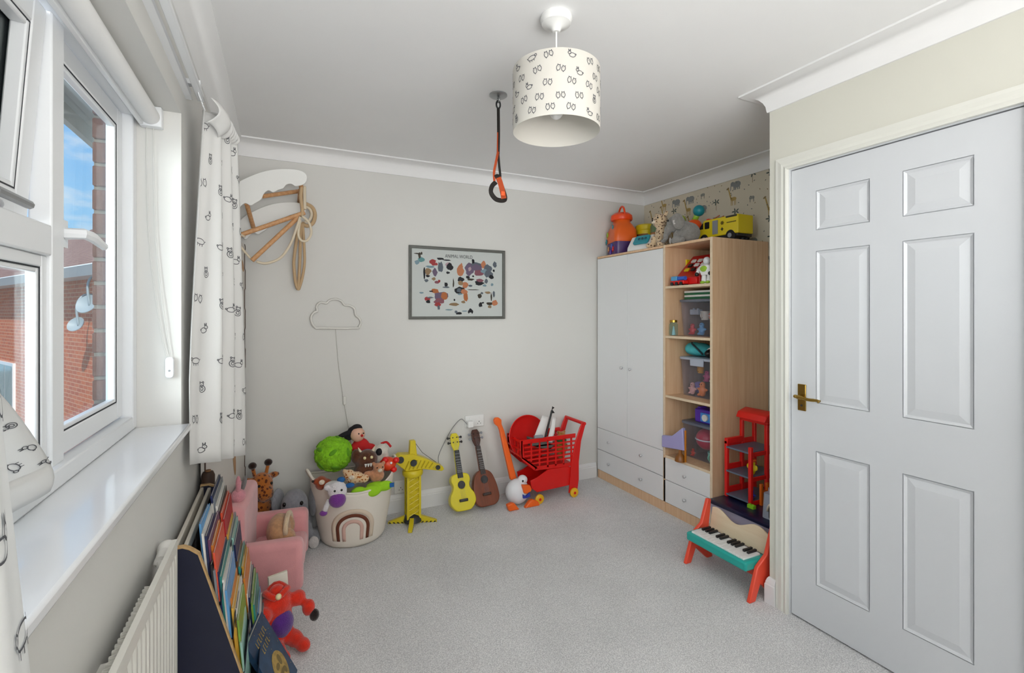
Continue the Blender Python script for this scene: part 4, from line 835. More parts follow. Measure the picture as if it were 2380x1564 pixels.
# picture on back wall
fp = thing('framed_picture', 'grey framed illustrated animal world map on the back wall', 'picture', (1.15, YB, 1.31))
FX0, FX1, FZ0, FZ1 = .790, 1.512, 1.307, 1.816
b = MB(); yF = YB - .022
prof = [(0, 0), (0, .020), (.006, .022), (.018, .020), (.020, .010), (.020, 0)]; vs = []
for (px, pz), (ix, iz) in zip(((FX0, FZ0), (FX1, FZ0), (FX1, FZ1), (FX0, FZ1)), ((1, 1), (-1, 1), (-1, -1), (1, -1))): vs += [(px + ix * o_, YB - .001 - d_, pz + iz * o_) for o_, d_ in prof]
k5 = len(prof); b.add(vs, [(i * k5 + j, ((i + 1) % 4) * k5 + j, ((i + 1) % 4) * k5 + j + 1, i * k5 + j + 1) for i in range(4) for j in range(k5 - 1)])
obj('frame', b, mat('frame_grey', '5C5D58', .45, var=(30, .08)), fp)
ps = obj('poster', MB().box(FX0 + .018, FX1 - .018, YB - .010, YB - .004, FZ0 + .018, FZ1 - .018), mat('poster_paper', 'E6E6E8', .6), fp)
# printed drawings: x,y in the poster (0..1, y down), rx, ry, colour
INK = ['2A2830', '6FA3A8', 'B8454A', '7E6A86', '6E7482', 'D98A66', 'C9774A', '9A5F6E', '8FA7B8', '4A4038', 'A9896A', 'C9A8B4']
PB = [(.10, .16, .035, .03, 1), (.055, .20, .02, .03, 8), (.08, .10, .012, .04, 9), (.22, .19, .03, .04, 2), (.25, .22, .02, .02, 2), (.30, .135, .04, .015, 0), (.37, .15, .04, .008, 0), (.30, .26, .022, .07, 4), (.39, .22, .03, .03, 11), (.40, .25, .03, .05, 0), (.38, .34, .02, .015, 0), (.13, .36, .010, .07, 0), (.17, .33, .028, .05, 10), (.165, .40, .018, .014, 0), (.24, .34, .022, .05, 3), (.19, .26, .04, .015, 8), (.52, .30, .035, .07, 5), (.53, .24, .012, .05, 5), (.62, .28, .045, .08, 3), (.70, .20, .05, .03, 4), (.70, .25, .06, .05, 3), (.78, .20, .025, .05, 5), (.83, .25, .05, .05, 4), (.72, .33, .05, .04, 7), (.79, .30, .035, .03, 8), (.84, .33, .04, .06, 4), (.87, .38, .025, .03, 0), (.91, .18, .022, .04, 4), (.90, .28, .010, .02, 0), (.66, .15, .015, .03, 0), (.62, .27, .015, .03, 11), (.66, .38, .012, .012, 0), (.60, .40, .02, .02, 0), (.63, .43, .035, .016, 9), (.73, .48, .05, .03, 0), (.74, .44, .04, .02, 7), (.52, .44, .032, .035, 0), (.52, .49, .022, .03, 10), (.44, .50, .007, .06, 9), (.57, .52, .03, .05, 5), (.51, .60, .045, .05, 0), (.50, .60, .022, .03, 4), (.51, .66, .022, .012, 8), (.36, .52, .018, .03, 0), (.36, .56, .03, .012, 4), (.26, .49, .022, .022, 7), (.285, .47, .012, .02, 2), (.23, .44, .02, .02, 10), (.15, .47, .018, .02, 4), (.24, .62, .04, .03, 6), (.20, .625, .02, .008, 0), (.30, .70, .07, .06, 3), (.34, .69, .035, .05, 6), (.29, .77, .05, .04, 7), (.27, .82, .03, .03, 2), (.28, .87, .012, .03, 4), (.16, .74, .03, .025, 2), (.17, .78, .02, .022, 0), (.19, .72, .03, .01, 4), (.575, .70, .022, .06, 6), (.56, .62, .035, .03, 5), (.55, .78, .02, .02, 10), (.45, .82, .045, .022, 10), (.45, .75, .01, .014, 0), (.66, .59, .06, .006, 9), (.63, .53, .02, .015, 4), (.735, .68, .02, .03, 9), (.76, .64, .012, .015, 4), (.83, .63, .03, .015, 10), (.87, .70, .007, .06, 9), (.90, .65, .012, .04, 4), (.86, .80, .04, .02, 9), (.91, .79, .03, .04, 5), (.85, .85, .02, .02, 10), (.745, .82, .018, .035, 0), (.77, .79, .012, .012, 0), (.63, .91, .018, .03, 0), (.61, .93, .008, .025, 0), (.65, .93, .008, .025, 0), (.50, .955, .035, .018, 0), (.47, .93, .015, .02, 4), (.39, .90, .04, .010, 8), (.56, .92, .03, .008, 8), (.81, .45, .018, .03, 4), (.79, .52, .02, .015, 8), (.88, .50, .015, .02, 8), (.10, .65, .02, .012, 8), (.06, .075, .03, .008, 9), (.10, .07, .008, .02, 9)]
b = MB(); rng = random.Random(4); W_, H_ = FX1 - FX0 - .04, FZ1 - FZ0 - .04
for q, (px, py, rx, ry, ci) in enumerate(PB):
    b.cur = ci; rx *= 1.2; ry *= 1.2; cx_, cz_ = FX0 + .02 + px * W_, FZ1 - .02 - py * H_; n_ = 11; yq = YB - .0102 - .00001 * q
    b.add([(cx_ + rx * W_ * (1 + rng.uniform(-.3, .2)) * math.cos(2 * math.pi * i / n_), yq, cz_ + ry * H_ * (1 + rng.uniform(-.3, .2)) * math.sin(2 * math.pi * i / n_)) for i in range(n_)], [tuple(range(n_))])
tag(obj('map_print', b, [mat('map_ink_%d' % i, c, .7) for i, c in enumerate(INK)], ps), kind='stuff')
def text_mesh(name, s_, size, m_, parent, M, sx=1):
    cu = bpy.data.curves.new(name, 'FONT'); cu.body = s_; cu.size = size; cu.align_x = 'CENTER'; cu.align_y = 'CENTER'; cu.extrude = 0
    tmp = bpy.data.objects.new(name, cu); me = bpy.data.meshes.new_from_object(tmp); bpy.data.objects.remove(tmp); me.transform(Matrix.Scale(sx, 4, (1, 0, 0))); me.transform(M)
    me.materials.clear(); me.materials.append(m_); o = bpy.data.objects.new(name, me); COL.objects.link(o); me.transform(wm(parent).inverted()); o.parent = parent; return o
tag(text_mesh('title_print', 'ANIMAL WORLD', .034, m_ink, ps, Matrix.Translation(((FX0 + FX1) / 2, YB - .0122, FZ1 - .062)) @ Matrix.Rotation(R(90), 4, 'X'), .8), kind='stuff')
obj('glazing', MB().box(FX0 + .019, FX1 - .019, YB - .0145, YB - .0135, FZ0 + .019, FZ1 - .019), clear_mat('picture_glass', (.96, .965, .96), .04, .15), fp)

# cloud neon light
clp = [(.200, 1.255), (.178, 1.285), (.172, 1.325), (.190, 1.355), (.208, 1.362), (.205, 1.395), (.228, 1.418), (.262, 1.413), (.282, 1.432), (.320, 1.440), (.352, 1.428), (.372, 1.402), (.402, 1.400), (.432, 1.380), (.440, 1.340), (.462, 1.318), (.474, 1.290), (.462, 1.262), (.435, 1.252)]
cl = thing('cloud_light', 'unlit white neon cloud light hung on the back wall', 'wall light', (.32, YB, 1.25))
m_neon = mat('neon_tube', 'DCDAD4', .4)
P3 = spline([(p[0], YB - .012, p[1]) for p in clp + clp[:1]], 4)[:-1]
obj('tube', MB().tube(P3, .0075, 8, True), m_neon, cl, smooth=True)
obj('cable', MB().tube(spline([(.318, YB - .008, 1.250), (.322, YB - .006, 1.20), (.336, YB - .006, 1.02), (.352, YB - .006, .90), (.365, YB - .006, .80), (.385, YB - .006, .68), (.405, YB - .006, .56), (.42, YB - .006, .44)], 5), .0024, 6), mat('cable_clear', 'D2D0CA', .5), cl, smooth=True)
obj('switch', MB().obb((.372, YB - .010, .785), (.020, .014, .055)), m_neon, cl, bevel=.004)

# sockets
def socket(label, cx_, cz_, double):
    hw = .073 if double else .043
    t_ = thing('wall_socket', label, 'socket', (cx_, YB, cz_ - .043))
    obj('plate', MB().box(cx_ - hw, cx_ + hw, YB - .010, YB - .0005, cz_ - .043, cz_ + .043), m_wht, t_, bevel=.003)
    for k_ in ((-.035, .035) if double else (0,)):
        for (dx, dz, w2, h2) in ((0, -.006, .002, .004), (-.011, -.020, .003, .002), (.011, -.020, .003, .002)): obj('pin_slot', MB().box(cx_ + k_ + dx - w2, cx_ + k_ + dx + w2, YB - .0112, YB - .0095, cz_ + dz - h2, cz_ + dz + h2), m_blk, t_)
        obj('rocker', MB().box(cx_ + k_ - .006, cx_ + k_ + .006, YB - .013, YB - .0095, cz_ + .014, cz_ + .030), m_wht, t_, bevel=.001)
    return t_
s_ = socket('white double wall socket above the ukuleles', 1.272, .565, True)
pl_ = thing('plug', 'white adapter plugged into the double socket', 'plug', (1.225, YB, .55)); obj('adapter', MB().box(1.205, 1.248, YB - .06, YB - .011, .53, .575), m_wht, pl_, bevel=.005)
obj('cable', MB().tube(spline([(1.205, YB - .035, .552), (1.185, YB - .035, .575), (1.16, YB - .02, .59), (1.10, YB - .015, .53), (1.03, YB - .02, .42), (.985, YB - .06, .36), (.955, YB - .16, .345)], 6), .0022, 6), mat('thin_grey_cable', '77787A', .6), pl_, smooth=True)
socket('small white wall socket low down behind the crane', .735, .17, False)

# ------------------------------------------------------------------ toys along the back wall
# toddler swing on a peg
sw = thing('toddler_swing', 'wooden toddler swing with white scalloped panels hung on the wall', 'swing', (-.02, YB, 1.45))
m_ply = mat('white_ply', 'EFEFEC', .5); m_beech = wood('beech_dowel', 'C08B5C', 'D6A677', (60, 60, 60)); m_rope = mat('cotton_rope', 'DED0B8', .95, bump=(220, .6, .003)); m_hemp = mat('tan_rope', 'C6A984', .95, bump=(220, .6, .003))
def swpanel(dx, dz, y, sc=1.0):
    top = [(-.262, 2.01), (-.225, 2.055), (-.17, 2.095), (-.10, 2.135), (-.03, 2.160), (.04, 2.172), (.095, 2.172), (.125, 2.160), (.137, 2.135), (.130, 2.105), (.108, 2.088)]
    low = [(.075, 2.078), (.055, 2.088), (.03, 2.082), (.012, 2.058), (-.015, 2.045), (-.038, 2.030), (-.062, 2.038), (-.085, 2.018), (-.098, 1.985), (-.128, 1.960), (-.150, 1.945), (-.176, 1.955), (-.198, 1.935), (-.212, 1.912), (-.230, 1.915), (-.25, 1.96)]
    c = (-.06, 2.06); P = spline([(c[0] + (p[0] - c[0]) * sc + dx, 0, c[1] + (p[1] - c[1]) * sc + dz) for p in top + low + top[:1]], 4)[:-1]
    return MB().prism([(p.x, p.z) for p in P], (0, y, 0), (1, 0, 0), (0, 0, 1), (0, .012, 0))
p_ = obj('side_board', swpanel(0, 0, 3.02), m_ply, sw, bevel=.002); obj('side_board', swpanel(.02, -.135, 3.235, .92), m_ply, sw, bevel=.002)
for (a_, c2, r_) in (((-.205, 3.00, 1.772), (.125, 3.02, 1.930), .0125), ((-.142, 2.99, 1.638), (.095, 3.02, 1.905), .0125), ((-.255, 3.03, 2.010), (-.262, 3.235, 2.03), .014), ((-.170, 3.035, 1.955), (-.145, 3.20, 1.855), .012), ((-.09, 3.035, 2.005), (.11, 3.20, 2.095), .012), ((.105, 3.035, 2.10), (.12, 3.23, 2.02), .012)):
    obj('dowel', MB().cyl(a_, c2, r_, n=14), m_beech, sw, smooth=40)
obj('peg', MB().cyl((.105, YB - .001, 2.045), (.105, 3.10, 2.075), .013), m_beech, sw, smooth=40)
for pts, m_, r_ in (([(-.245, 3.01, 1.99), (-.232, 3.0, 1.90), (-.205, 2.995, 1.79), (-.175, 2.985, 1.765)], m_rope, .006), ([(-.26, 3.02, 1.93), (-.24, 3.0, 1.82), (-.20, 2.985, 1.72), (-.150, 2.98, 1.65)], m_rope, .006),
                  ([(-.12, 2.98, 1.632), (-.07, 2.98, 1.625), (.0, 2.98, 1.66), (.05, 2.98, 1.74), (.08, 2.99, 1.83), (.10, 3.0, 1.90)], m_rope, .007), ([(.11, 3.0, 1.905), (.145, 2.99, 1.87), (.158, 2.99, 1.81), (.135, 2.99, 1.765), (.105, 2.99, 1.765), (.09, 2.99, 1.80), (.10, 3.0, 1.88)], m_rope, .007),
                  ([(.11, 3.06, 2.09), (.105, 3.04, 2.02), (.112, 3.02, 1.95), (.11, 3.01, 1.905)], m_hemp, .010), ([(.125, 3.06, 2.09), (.125, 3.04, 2.02), (.125, 3.02, 1.95)], m_rope, .009),
                  ([(.135, 3.20, 2.02), (.175, 3.2, 2.0), (.19, 3.2, 1.955), (.178, 3.2, 1.905), (.145, 3.2, 1.885), (.115, 3.2, 1.90)], m_hemp, .012), ([(.13, 3.18, 2.0), (.16, 3.18, 1.985), (.17, 3.18, 1.95), (.155, 3.18, 1.915), (.13, 3.18, 1.905)], m_rope, .008),
                  ([(.10, 3.19, 1.90), (.085, 3.2, 1.78), (.072, 3.21, 1.66), (.08, 3.215, 1.55), (.092, 3.22, 1.50)], m_hemp, .009), ([(.11, 3.19, 1.90), (.108, 3.2, 1.78), (.105, 3.21, 1.66), (.10, 3.215, 1.55), (.095, 3.22, 1.49)], m_hemp, .009), ([(.12, 3.19, 1.90), (.128, 3.2, 1.78), (.132, 3.21, 1.66), (.118, 3.215, 1.56), (.10, 3.22, 1.495)], m_hemp, .008)):
    obj('rope', MB().tube(spline(pts, 6), r_, 8), m_, sw, smooth=True)

# foam puzzle play mat standing along the window wall
MA, MBv = Vector((-.288, 2.27)), Vector((-.205, 3.20)); md_ = (MBv - MA); ml = md_.length; mdn = md_ / ml; mn = Vector((mdn.y, -mdn.x))
def matp(s, z, o=0): q = MA + mdn * s + mn * o; return Vector((q.x, q.y, z))
def zig(z0, z1, base, step=.115, dep=.022):
    out = []; z = z0; k = 0
    while z < z1:
        d_ = dep if k % 2 else 0
        out += [(base + d_ * (1 - .25 * math.sin(t * math.pi)), z + step * t) for t in (0.0, .12, .5, .88)]; z += step; k += 1
    return [p for p in out if p[1] <= z1] + [(base, z1)]
pm_ = thing('play_mat', 'white foam puzzle play mat standing behind the curtain', 'play mat', (MA.x, MA.y, 0))
right = zig(0.0, 1.75, ml); left = [(p[0] - ml, p[1]) for p in zig(0.0, 1.75, ml)][::-1]
poly = right + left
b = MB(); n_ = len(poly); b.add([matp(p[0], p[1], 0) for p in poly] + [matp(p[0], p[1], .014) for p in poly], [tuple(range(n_))[::-1], tuple(range(n_, 2 * n_))] + [(i, (i + 1) % n_, n_ + (i + 1) % n_, n_ + i) for i in range(n_)])
obj('mat', b, mat('foam_white', 'DCD8D2', .8), pm_)
for side in (right, left): obj('dark_edge', MB().tube([matp(p[0], p[1], .015) for p in side], .003, 5), mat('foam_edge', '5A4A42', .8), pm_)
b = MB()
for (s_, z_, w_, h_, a_) in ((.62, .60, .035, .11, .3), (.66, .70, .05, .05, .2), (.87, 1.62, .05, .025, -.5), (.80, 1.30, .03, .02, .6), (.55, .85, .03, .06, 0), (.9, 1.15, .02, .03, .3), (.88, .78, .03, .05, .4)):
    n_ = 12; b.add([matp(s_ + w_ * math.cos(2 * math.pi * i / n_) * math.cos(a_) - h_ * math.sin(2 * math.pi * i / n_) * math.sin(a_), z_ + w_ * math.cos(2 * math.pi * i / n_) * math.sin(a_) + h_ * math.sin(2 * math.pi * i / n_) * math.cos(a_), .0152) for i in range(n_)], [tuple(range(n_))])
tag(obj('animal_print', b, mat('mat_tan', 'B8906A', .8), pm_), kind='stuff')

# toy basket
KX, KY = .395, 3.045
bs = thing('toy_basket', 'cream fabric toy basket with a rainbow motif', 'basket', (KX, KY, 0))
m_cnv = mat('cream_canvas', 'E6DFD3', .9, bump=(180, .35, .002), var=(5, .03))
def rim(ph): return .352 + .055 * abs(math.cos(ph - R(8))) ** 3 - .022 * max(0, -math.sin(ph)) ** 2
def bpos(ph, k, o=0):
    z = rim(ph) * k; r_ = .178 + .052 * k + .012 * abs(math.cos(ph)) ** 6 * k + .006 * math.sin(k * math.pi) + o
    if k < .06: r_ -= .015 * (1 - k / .06) ** 2
    return Vector((KX + r_ * math.cos(ph), KY + r_ * math.sin(ph) * .93, z))
b = MB().grid(lambda s, t: bpos(2 * math.pi * s, t), 56, 16, True); b.add([bpos(2 * math.pi * i / 56, 0) for i in range(56)], [tuple(range(56))[::-1]])
obj('wall', b, m_cnv, bs, smooth=60, solid=.005)
obj('rim_binding', MB().tube([bpos(2 * math.pi * i / 56, 1.0) for i in range(56)], .006, 8, True), m_cnv, bs, smooth=True)
for a_ in (8, 188):
    obj('handle', MB().tube(spline([bpos(R(a_ - 16), .97, .004), bpos(R(a_ - 8), 1.06, .012), bpos(R(a_), 1.09, .014), bpos(R(a_ + 8), 1.06, .012), bpos(R(a_ + 16), .97, .004)], 5), .008, 8), m_cnv, bs, smooth=True)
ph0 = R(-97)
for (ro, ri, col, nm) in ((.122, .098, 'DCCBB6', 'outer'), (.094, .076, '6E3A26', 'brown'), (.060, .040, 'D8B3A6', 'pink')):
    def af(s, t, ro=ro, ri=ri):
        L_ = math.pi + .5
        a = -.25 + s * L_; r_ = ri + (ro - ri) * t
        if s < .08: x_, z_ = r_, -.25 * .09 * (1 - s / .08) * 3
        elif s > .92: x_, z_ = -r_, -.25 * .09 * ((s - .92) / .08) * 3
        else: q = (s - .08) / .84 * math.pi; x_, z_ = r_ * math.cos(q), r_ * math.sin(q)
        zc = .118 + z_; ph = ph0 + x_ / .205
        return bpos(ph, zc / rim(ph), .0045)
    obj('rainbow_band', MB().grid(af, 40, 2), mat('rainbow_' + nm, col, .9), bs, smooth=True, solid=.003)

# contents of the basket
m_lime = mat('lime_felt', '86C61E', .9, bump=(60, .9, .012), var=(40, .25))
t_ = thing('lime_ball', 'lime green leafy plush ball in the toy basket', 'soft toy', (.285, 3.05, .405)); obj('ball', MB().ell((0, 0, .105), (.108, .105, .102)), m_lime, t_, world=False, smooth=True)
for k_ in range(46):
    zf = 1 - 2 * (k_ + .5) / 46; a_ = k_ * 2.39996; d_ = Vector((math.sqrt(1 - zf * zf) * math.cos(a_), math.sqrt(1 - zf * zf) * math.sin(a_), zf))
    obj('leaf', MB().ell((0, 0, 0), (.026, .012, .006), None, 10, 6), m_lime if k_ % 3 else mat('dark_lime', '5E9A18', .9), t_, world=False, loc=Vector((0, 0, .105)) + Vector((d_.x * .106, d_.y * .103, d_.z * .100)), rot=(d_.to_track_quat('Z', 'Y').to_matrix() @ Matrix.Rotation(1.3 * k_, 3, 'Z')).to_euler(), smooth=True)
m_skin = mat('doll_skin', 'E2B39A', .7); m_hair = mat('black_felt', '17141A', .9, bump=(200, .5, .002)); m_dress = mat('red_felt', 'C01E20', .9, bump=(200, .5, .002))
t_ = thing('rag_doll', 'rag doll with black pointed hat and red top in the basket', 'doll', (.425, 3.08, .45))
blob('body', [(.02, 0, .075, .055, .04, .055), (.07, .0, .06, .045, .03, .03), (-.02, -.01, .07, .03, .03, .03), (.05, -.02, .03, .03, .03, .03)], m_dress, t_, .006)
obj('head', MB().ell((.0, -.012, .155), (.044, .040, .044)), m_skin, t_, world=False, smooth=True); obj('nose', MB().ell((.02, -.052, .155), .008), m_dress, t_, world=False, smooth=True)
blob('hair', [(-.018, .012, .165, .042, .040, .040), (-.002, .006, .190, .034, .034, .026), (-.05, .0, .150, .03, .02, .03)], m_hair, t_, .006); obj('hat_point', MB().tube(spline([(-.03, 0, .165), (-.07, 0, .160), (-.10, 0, .155), (-.128, 0, .142)], 4), [.026 - .024 * i / 12 for i in range(13)], 10), m_hair, t_, world=False, smooth=True)
for x_ in (.002, .03): obj('eye', MB().ell((x_, -.050, .168), .0045), m_eye, t_, world=False, smooth=True)
obj('sash', MB().ell((.05, -.035, .05), (.035, .015, .016)), mat('violet_felt', '5B4FA0', .9), t_, world=False, smooth=True)
t_ = thing('plush_monster', 'dark brown shaggy plush with white teeth in the basket', 'soft toy', (.465, 2.985, .345))
blob('body', [(0, 0, .06, .075, .07, .07), (.0, -.01, .13, .065, .058, .058), (-.06, 0, .15, .03, .03, .045), (.075, 0, .05, .04, .03, .035)], plush('shaggy_brown', '5B3522', .35), t_, .007)
for k_ in (-.015, .0, .015): obj('tooth', MB().cyl((k_, -.066, .100), (k_, -.069, .117), .003, .007), m_wht, t_, world=False)
for k_ in (-.02, .02): obj('eye', MB().ell((k_, -.062, .152), .009), mat('cream_eye', 'E8D9A8', .4), t_, world=False, smooth=True)
for k_ in (-1, 1): obj('horn', MB().cyl((k_ * .035, -.01, .175), (k_ * .05, -.012, .205), .010, .002), mat('horn_cream', 'D9CBB0', .6), t_, world=False, smooth=40)
t_ = thing('plush_lamb', 'white plush lamb half buried in the toy basket', 'soft toy', (.560, 3.04, .40)); blob('body', [(0, 0, .06, .05, .05, .055), (.0, -.02, .105, .042, .042, .04), (-.035, -.02, .10, .02, .02, .03)], plush('lamb_white', 'DDD8CC', .1), t_, .007); obj('face', MB().ell((-.02, -.052, .105), (.020, .014, .022)), m_hair, t_, world=False, smooth=True)
obj('red_arm', MB().tube(spline([(.0, 0, .14), (.035, 0, .145), (.06, -.01, .115)], 4), .007), m_dress, t_, world=False, smooth=True)
t_ = thing('toy_crab', 'orange red plastic toy on the right rim of the basket', 'toy', (.592, 2.99, .375)); obj('shell', MB().ell((0, 0, .05), (.052, .045, .042)), plastic('crab_orange', 'E0431A'), t_, world=False, smooth=True)
for (x_, z_) in ((.045, .075), (.03, .02), (-.02, .085)): obj('claw', MB().ell((x_, -.03, z_), (.020, .018, .018)), m_red, t_, world=False, smooth=True)
obj('eye', MB().ell((.012, -.043, .065), .008), m_wht, t_, world=False, smooth=True)
t_ = thing('plush_cub', 'giraffe print plush cub at the front of the basket', 'soft toy', (.385, 2.915, .345)); blob('body', [(0, 0, .05, .055, .04, .035), (-.03, -.015, .075, .032, .03, .03), (.05, -.01, .04, .035, .03, .025), (-.055, -.01, .095, .012, .012, .016)], spots('cub_print', 'E6C49A', 'B0601F', 70, .34), t_, .006); obj('muzzle', MB().ell((-.02, -.045, .066), (.016, .011, .012)), plush('muzzle_cream', 'E8D9C4'), t_, world=False, smooth=True)
t_ = thing('plush_cow', 'white plush cow with purple muzzle hanging over the basket rim', 'soft toy', (.285, 2.835, .255))
blob('head', [(0, 0, .105, .052, .038, .055), (-.055, .0, .13, .018, .012, .016), (-.02, .04, .12, .05, .04, .03)], plush('cow_white', 'E3DFE2', .06), t_, .006); obj('muzzle', MB().ell((-.002, -.022, .062), (.045, .032, .042)), plush('cow_purple', '7D3E96', .1), t_, world=False, smooth=True)
obj('leg', MB().tube([(-.04, .0, .06), (-.06, -.012, .03), (-.07, -.016, .01)], .015), plush('cow_white', 'E3DFE2', .06), t_, world=False, smooth=True); obj('hoof', MB().ell((-.074, -.018, .0), (.021, .018, .015)), plush('cow_purple', '7D3E96', .1), t_, world=False, smooth=True)
for k_ in (-.018, .018): obj('eye', MB().ell((k_, -.037, .118), .006), m_eye, t_, world=False, smooth=True)
obj('blue_horn', MB().ell((.02, .01, .160), (.022, .02, .016)), mat('blue_felt', '1E5C9A', .9), t_, world=False, smooth=True); obj('blue_ear', MB().ell((.066, .0, .125), (.026, .012, .014)), mat('blue_felt', '1E5C9A', .9), t_, world=False, smooth=True)
t_ = thing('plush_fox', 'rust red plush poking over the left basket rim', 'soft toy', (.208, 2.93, .345)); blob('body', [(0, 0, .04, .035, .04, .04), (-.025, -.01, .055, .022, .02, .018), (.03, .0, .03, .03, .03, .03)], plush('rust', '9A4320', .25), t_, .006); obj('nose', MB().ell((-.045, -.016, .06), .007), m_eye, t_, world=False, smooth=True); obj('tummy', MB().ell((-.0, -.036, .055), (.016, .010, .014)), plush('muzzle_cream', 'E8D9C4'), t_, world=False, smooth=True)
t_ = thing('plush_bear', 'peach and brown plush bear near the right basket rim', 'soft toy', (.515, 2.925, .345)); blob('body', [(0, 0, .04, .045, .04, .04), (.01, -.01, .085, .034, .032, .032), (.04, 0, .11, .012, .01, .012), (-.02, 0, .112, .012, .01, .012), (-.05, -.01, .06, .03, .018, .018)], plush('bear_peach', 'C58A66', .2), t_, .006); obj('muzzle', MB().ell((.012, -.040, .08), (.014, .009, .011)), plush('muzzle_cream', 'E8D9C4'), t_, world=False, smooth=True)
for k_ in (-.004, .028): obj('eye', MB().ell((k_, -.038, .096), .004), m_eye, t_, world=False, smooth=True)
t_ = thing('lime_blanket', 'bright lime felt blanket along the front rim of the basket', 'blanket', (.475, 2.87, .28)); blob('folds', [(-.07, 0, .035, .05, .025, .038), (0, -.012, .04, .055, .025, .034), (.075, .0, .055, .05, .025, .030), (.03, .02, .06, .06, .03, .02)], mat('lime_bright', '9CD420', .9, bump=(50, .5, .006)), t_, .006); obj('label_tag', MB().box(.10, .125, -.028, -.024, .05, .075), mat('blue_felt', '1E5C9A', .9), t_, world=False)

# crane
cr_ = thing('toy_crane', 'yellow toy tower crane with striped feet beside the basket', 'toy crane', (.768, 3.075, 0))
m_cy = plastic('crane_yellow', 'D9C41E'); m_cdk = plastic('crane_dark', '2E3236')
col_ = MB()
for sx in (-1, 1):
    for sy in (-1, 1): col_.box(sx * .038 - .007, sx * .038 + .007, sy * .032 - .007, sy * .032 + .007, .035, .315)
col_.box(-.034, .034, -.028, .028, .04, .31)
for k_ in range(7):
    z_ = .05 + k_ * .037
    col_.tube([(-.038, -.034, z_), (.038, -.034, z_ + .037)], .0035, 5); col_.tube([(.038, -.034, z_), (-.038, -.034, z_ + .037)], .0035, 5); col_.tube([(-.042, -.032, z_), (-.042, .032, z_ + .037)], .0035, 5)
obj('tower', col_, m_cy, cr_, world=False)
obj('turntable', MB().lathe([(0, .305), (.06, .305), (.066, .315), (.066, .335), (.058, .345), (0, .345)]), m_cy, cr_, world=False, smooth=40)
jib = MB().prism([(-.115, .435), (-.09, .455), (.0, .445), (.085, .405), (.19, .345), (.20, .325), (.185, .315), (.06, .345), (-.05, .345), (-.115, .405)], (0, -.040, 0), (1, 0, 0), (0, 0, 1), (0, .075, 0))
jb = obj('jib', jib, m_cy, cr_, world=False, bevel=.004)
lat = MB()
for k_ in range(9): x_ = -.06 + k_ * .026; z0 = .355 - max(0, x_ - .06) * .2; lat.tube([(x_, -.042, z0), (x_ + .026, -.042, z0 + .055 - max(0, x_) * .25)], .004, 5)
obj('lattice', lat, plastic('crane_shade', 'B7A316'), jb, world=False)
for (x_, z_, r_) in ((-.088, .425, .020), (-.005, .395, .020), (.155, .345, .014)): obj('pulley', MB().lathe([(0, 0), (r_, 0), (r_ * 1.1, .006), (r_, .012), (0, .012)], (x_, -.040, z_), lathe_to((0, -1, 0)), 18), m_cdk, cr_, world=False, smooth=40)
obj('mast', MB().prism([(-.030, .34), (.035, .34), (.014, .53), (-.020, .53)], (0, -.020, 0), (1, 0, 0), (0, 0, 1), (0, .04, 0)), m_cy, cr_, world=False, bevel=.004)
obj('string', MB().tube([(.012, -.01, .515), (.06, -.012, .445), (.15, -.012, .372)], .0016, 5), m_blk, cr_, world=False)
obj('hub', MB().lathe([(0, .012), (.06, .012), (.052, .045), (.03, .06), (0, .06)]), m_cdk, cr_, world=False, smooth=40)
for a_ in (-110, -20, 70, 160):
    l_ = obj('foot', MB().prism([(.03, .0), (.155, .0), (.155, .010), (.045, .048), (.03, .048)], (0, -.013, 0), (1, 0, 0), (0, 0, 1), (0, .026, 0)), m_cy, cr_, world=False, loc=(0, 0, 0), rot=(0, 0, R(a_)), bevel=.002)
    for k_ in range(4): obj('stripe', MB().prism([(.055 + k_ * .026, 0.001), (.066 + k_ * .026, 0.001), (.074 + k_ * .026, .010), (.063 + k_ * .026, .010)], (0, -.0137, 0), (1, 0, 0), (0, 0, 1), (0, .0274, 0)), m_blk, l_, world=False)

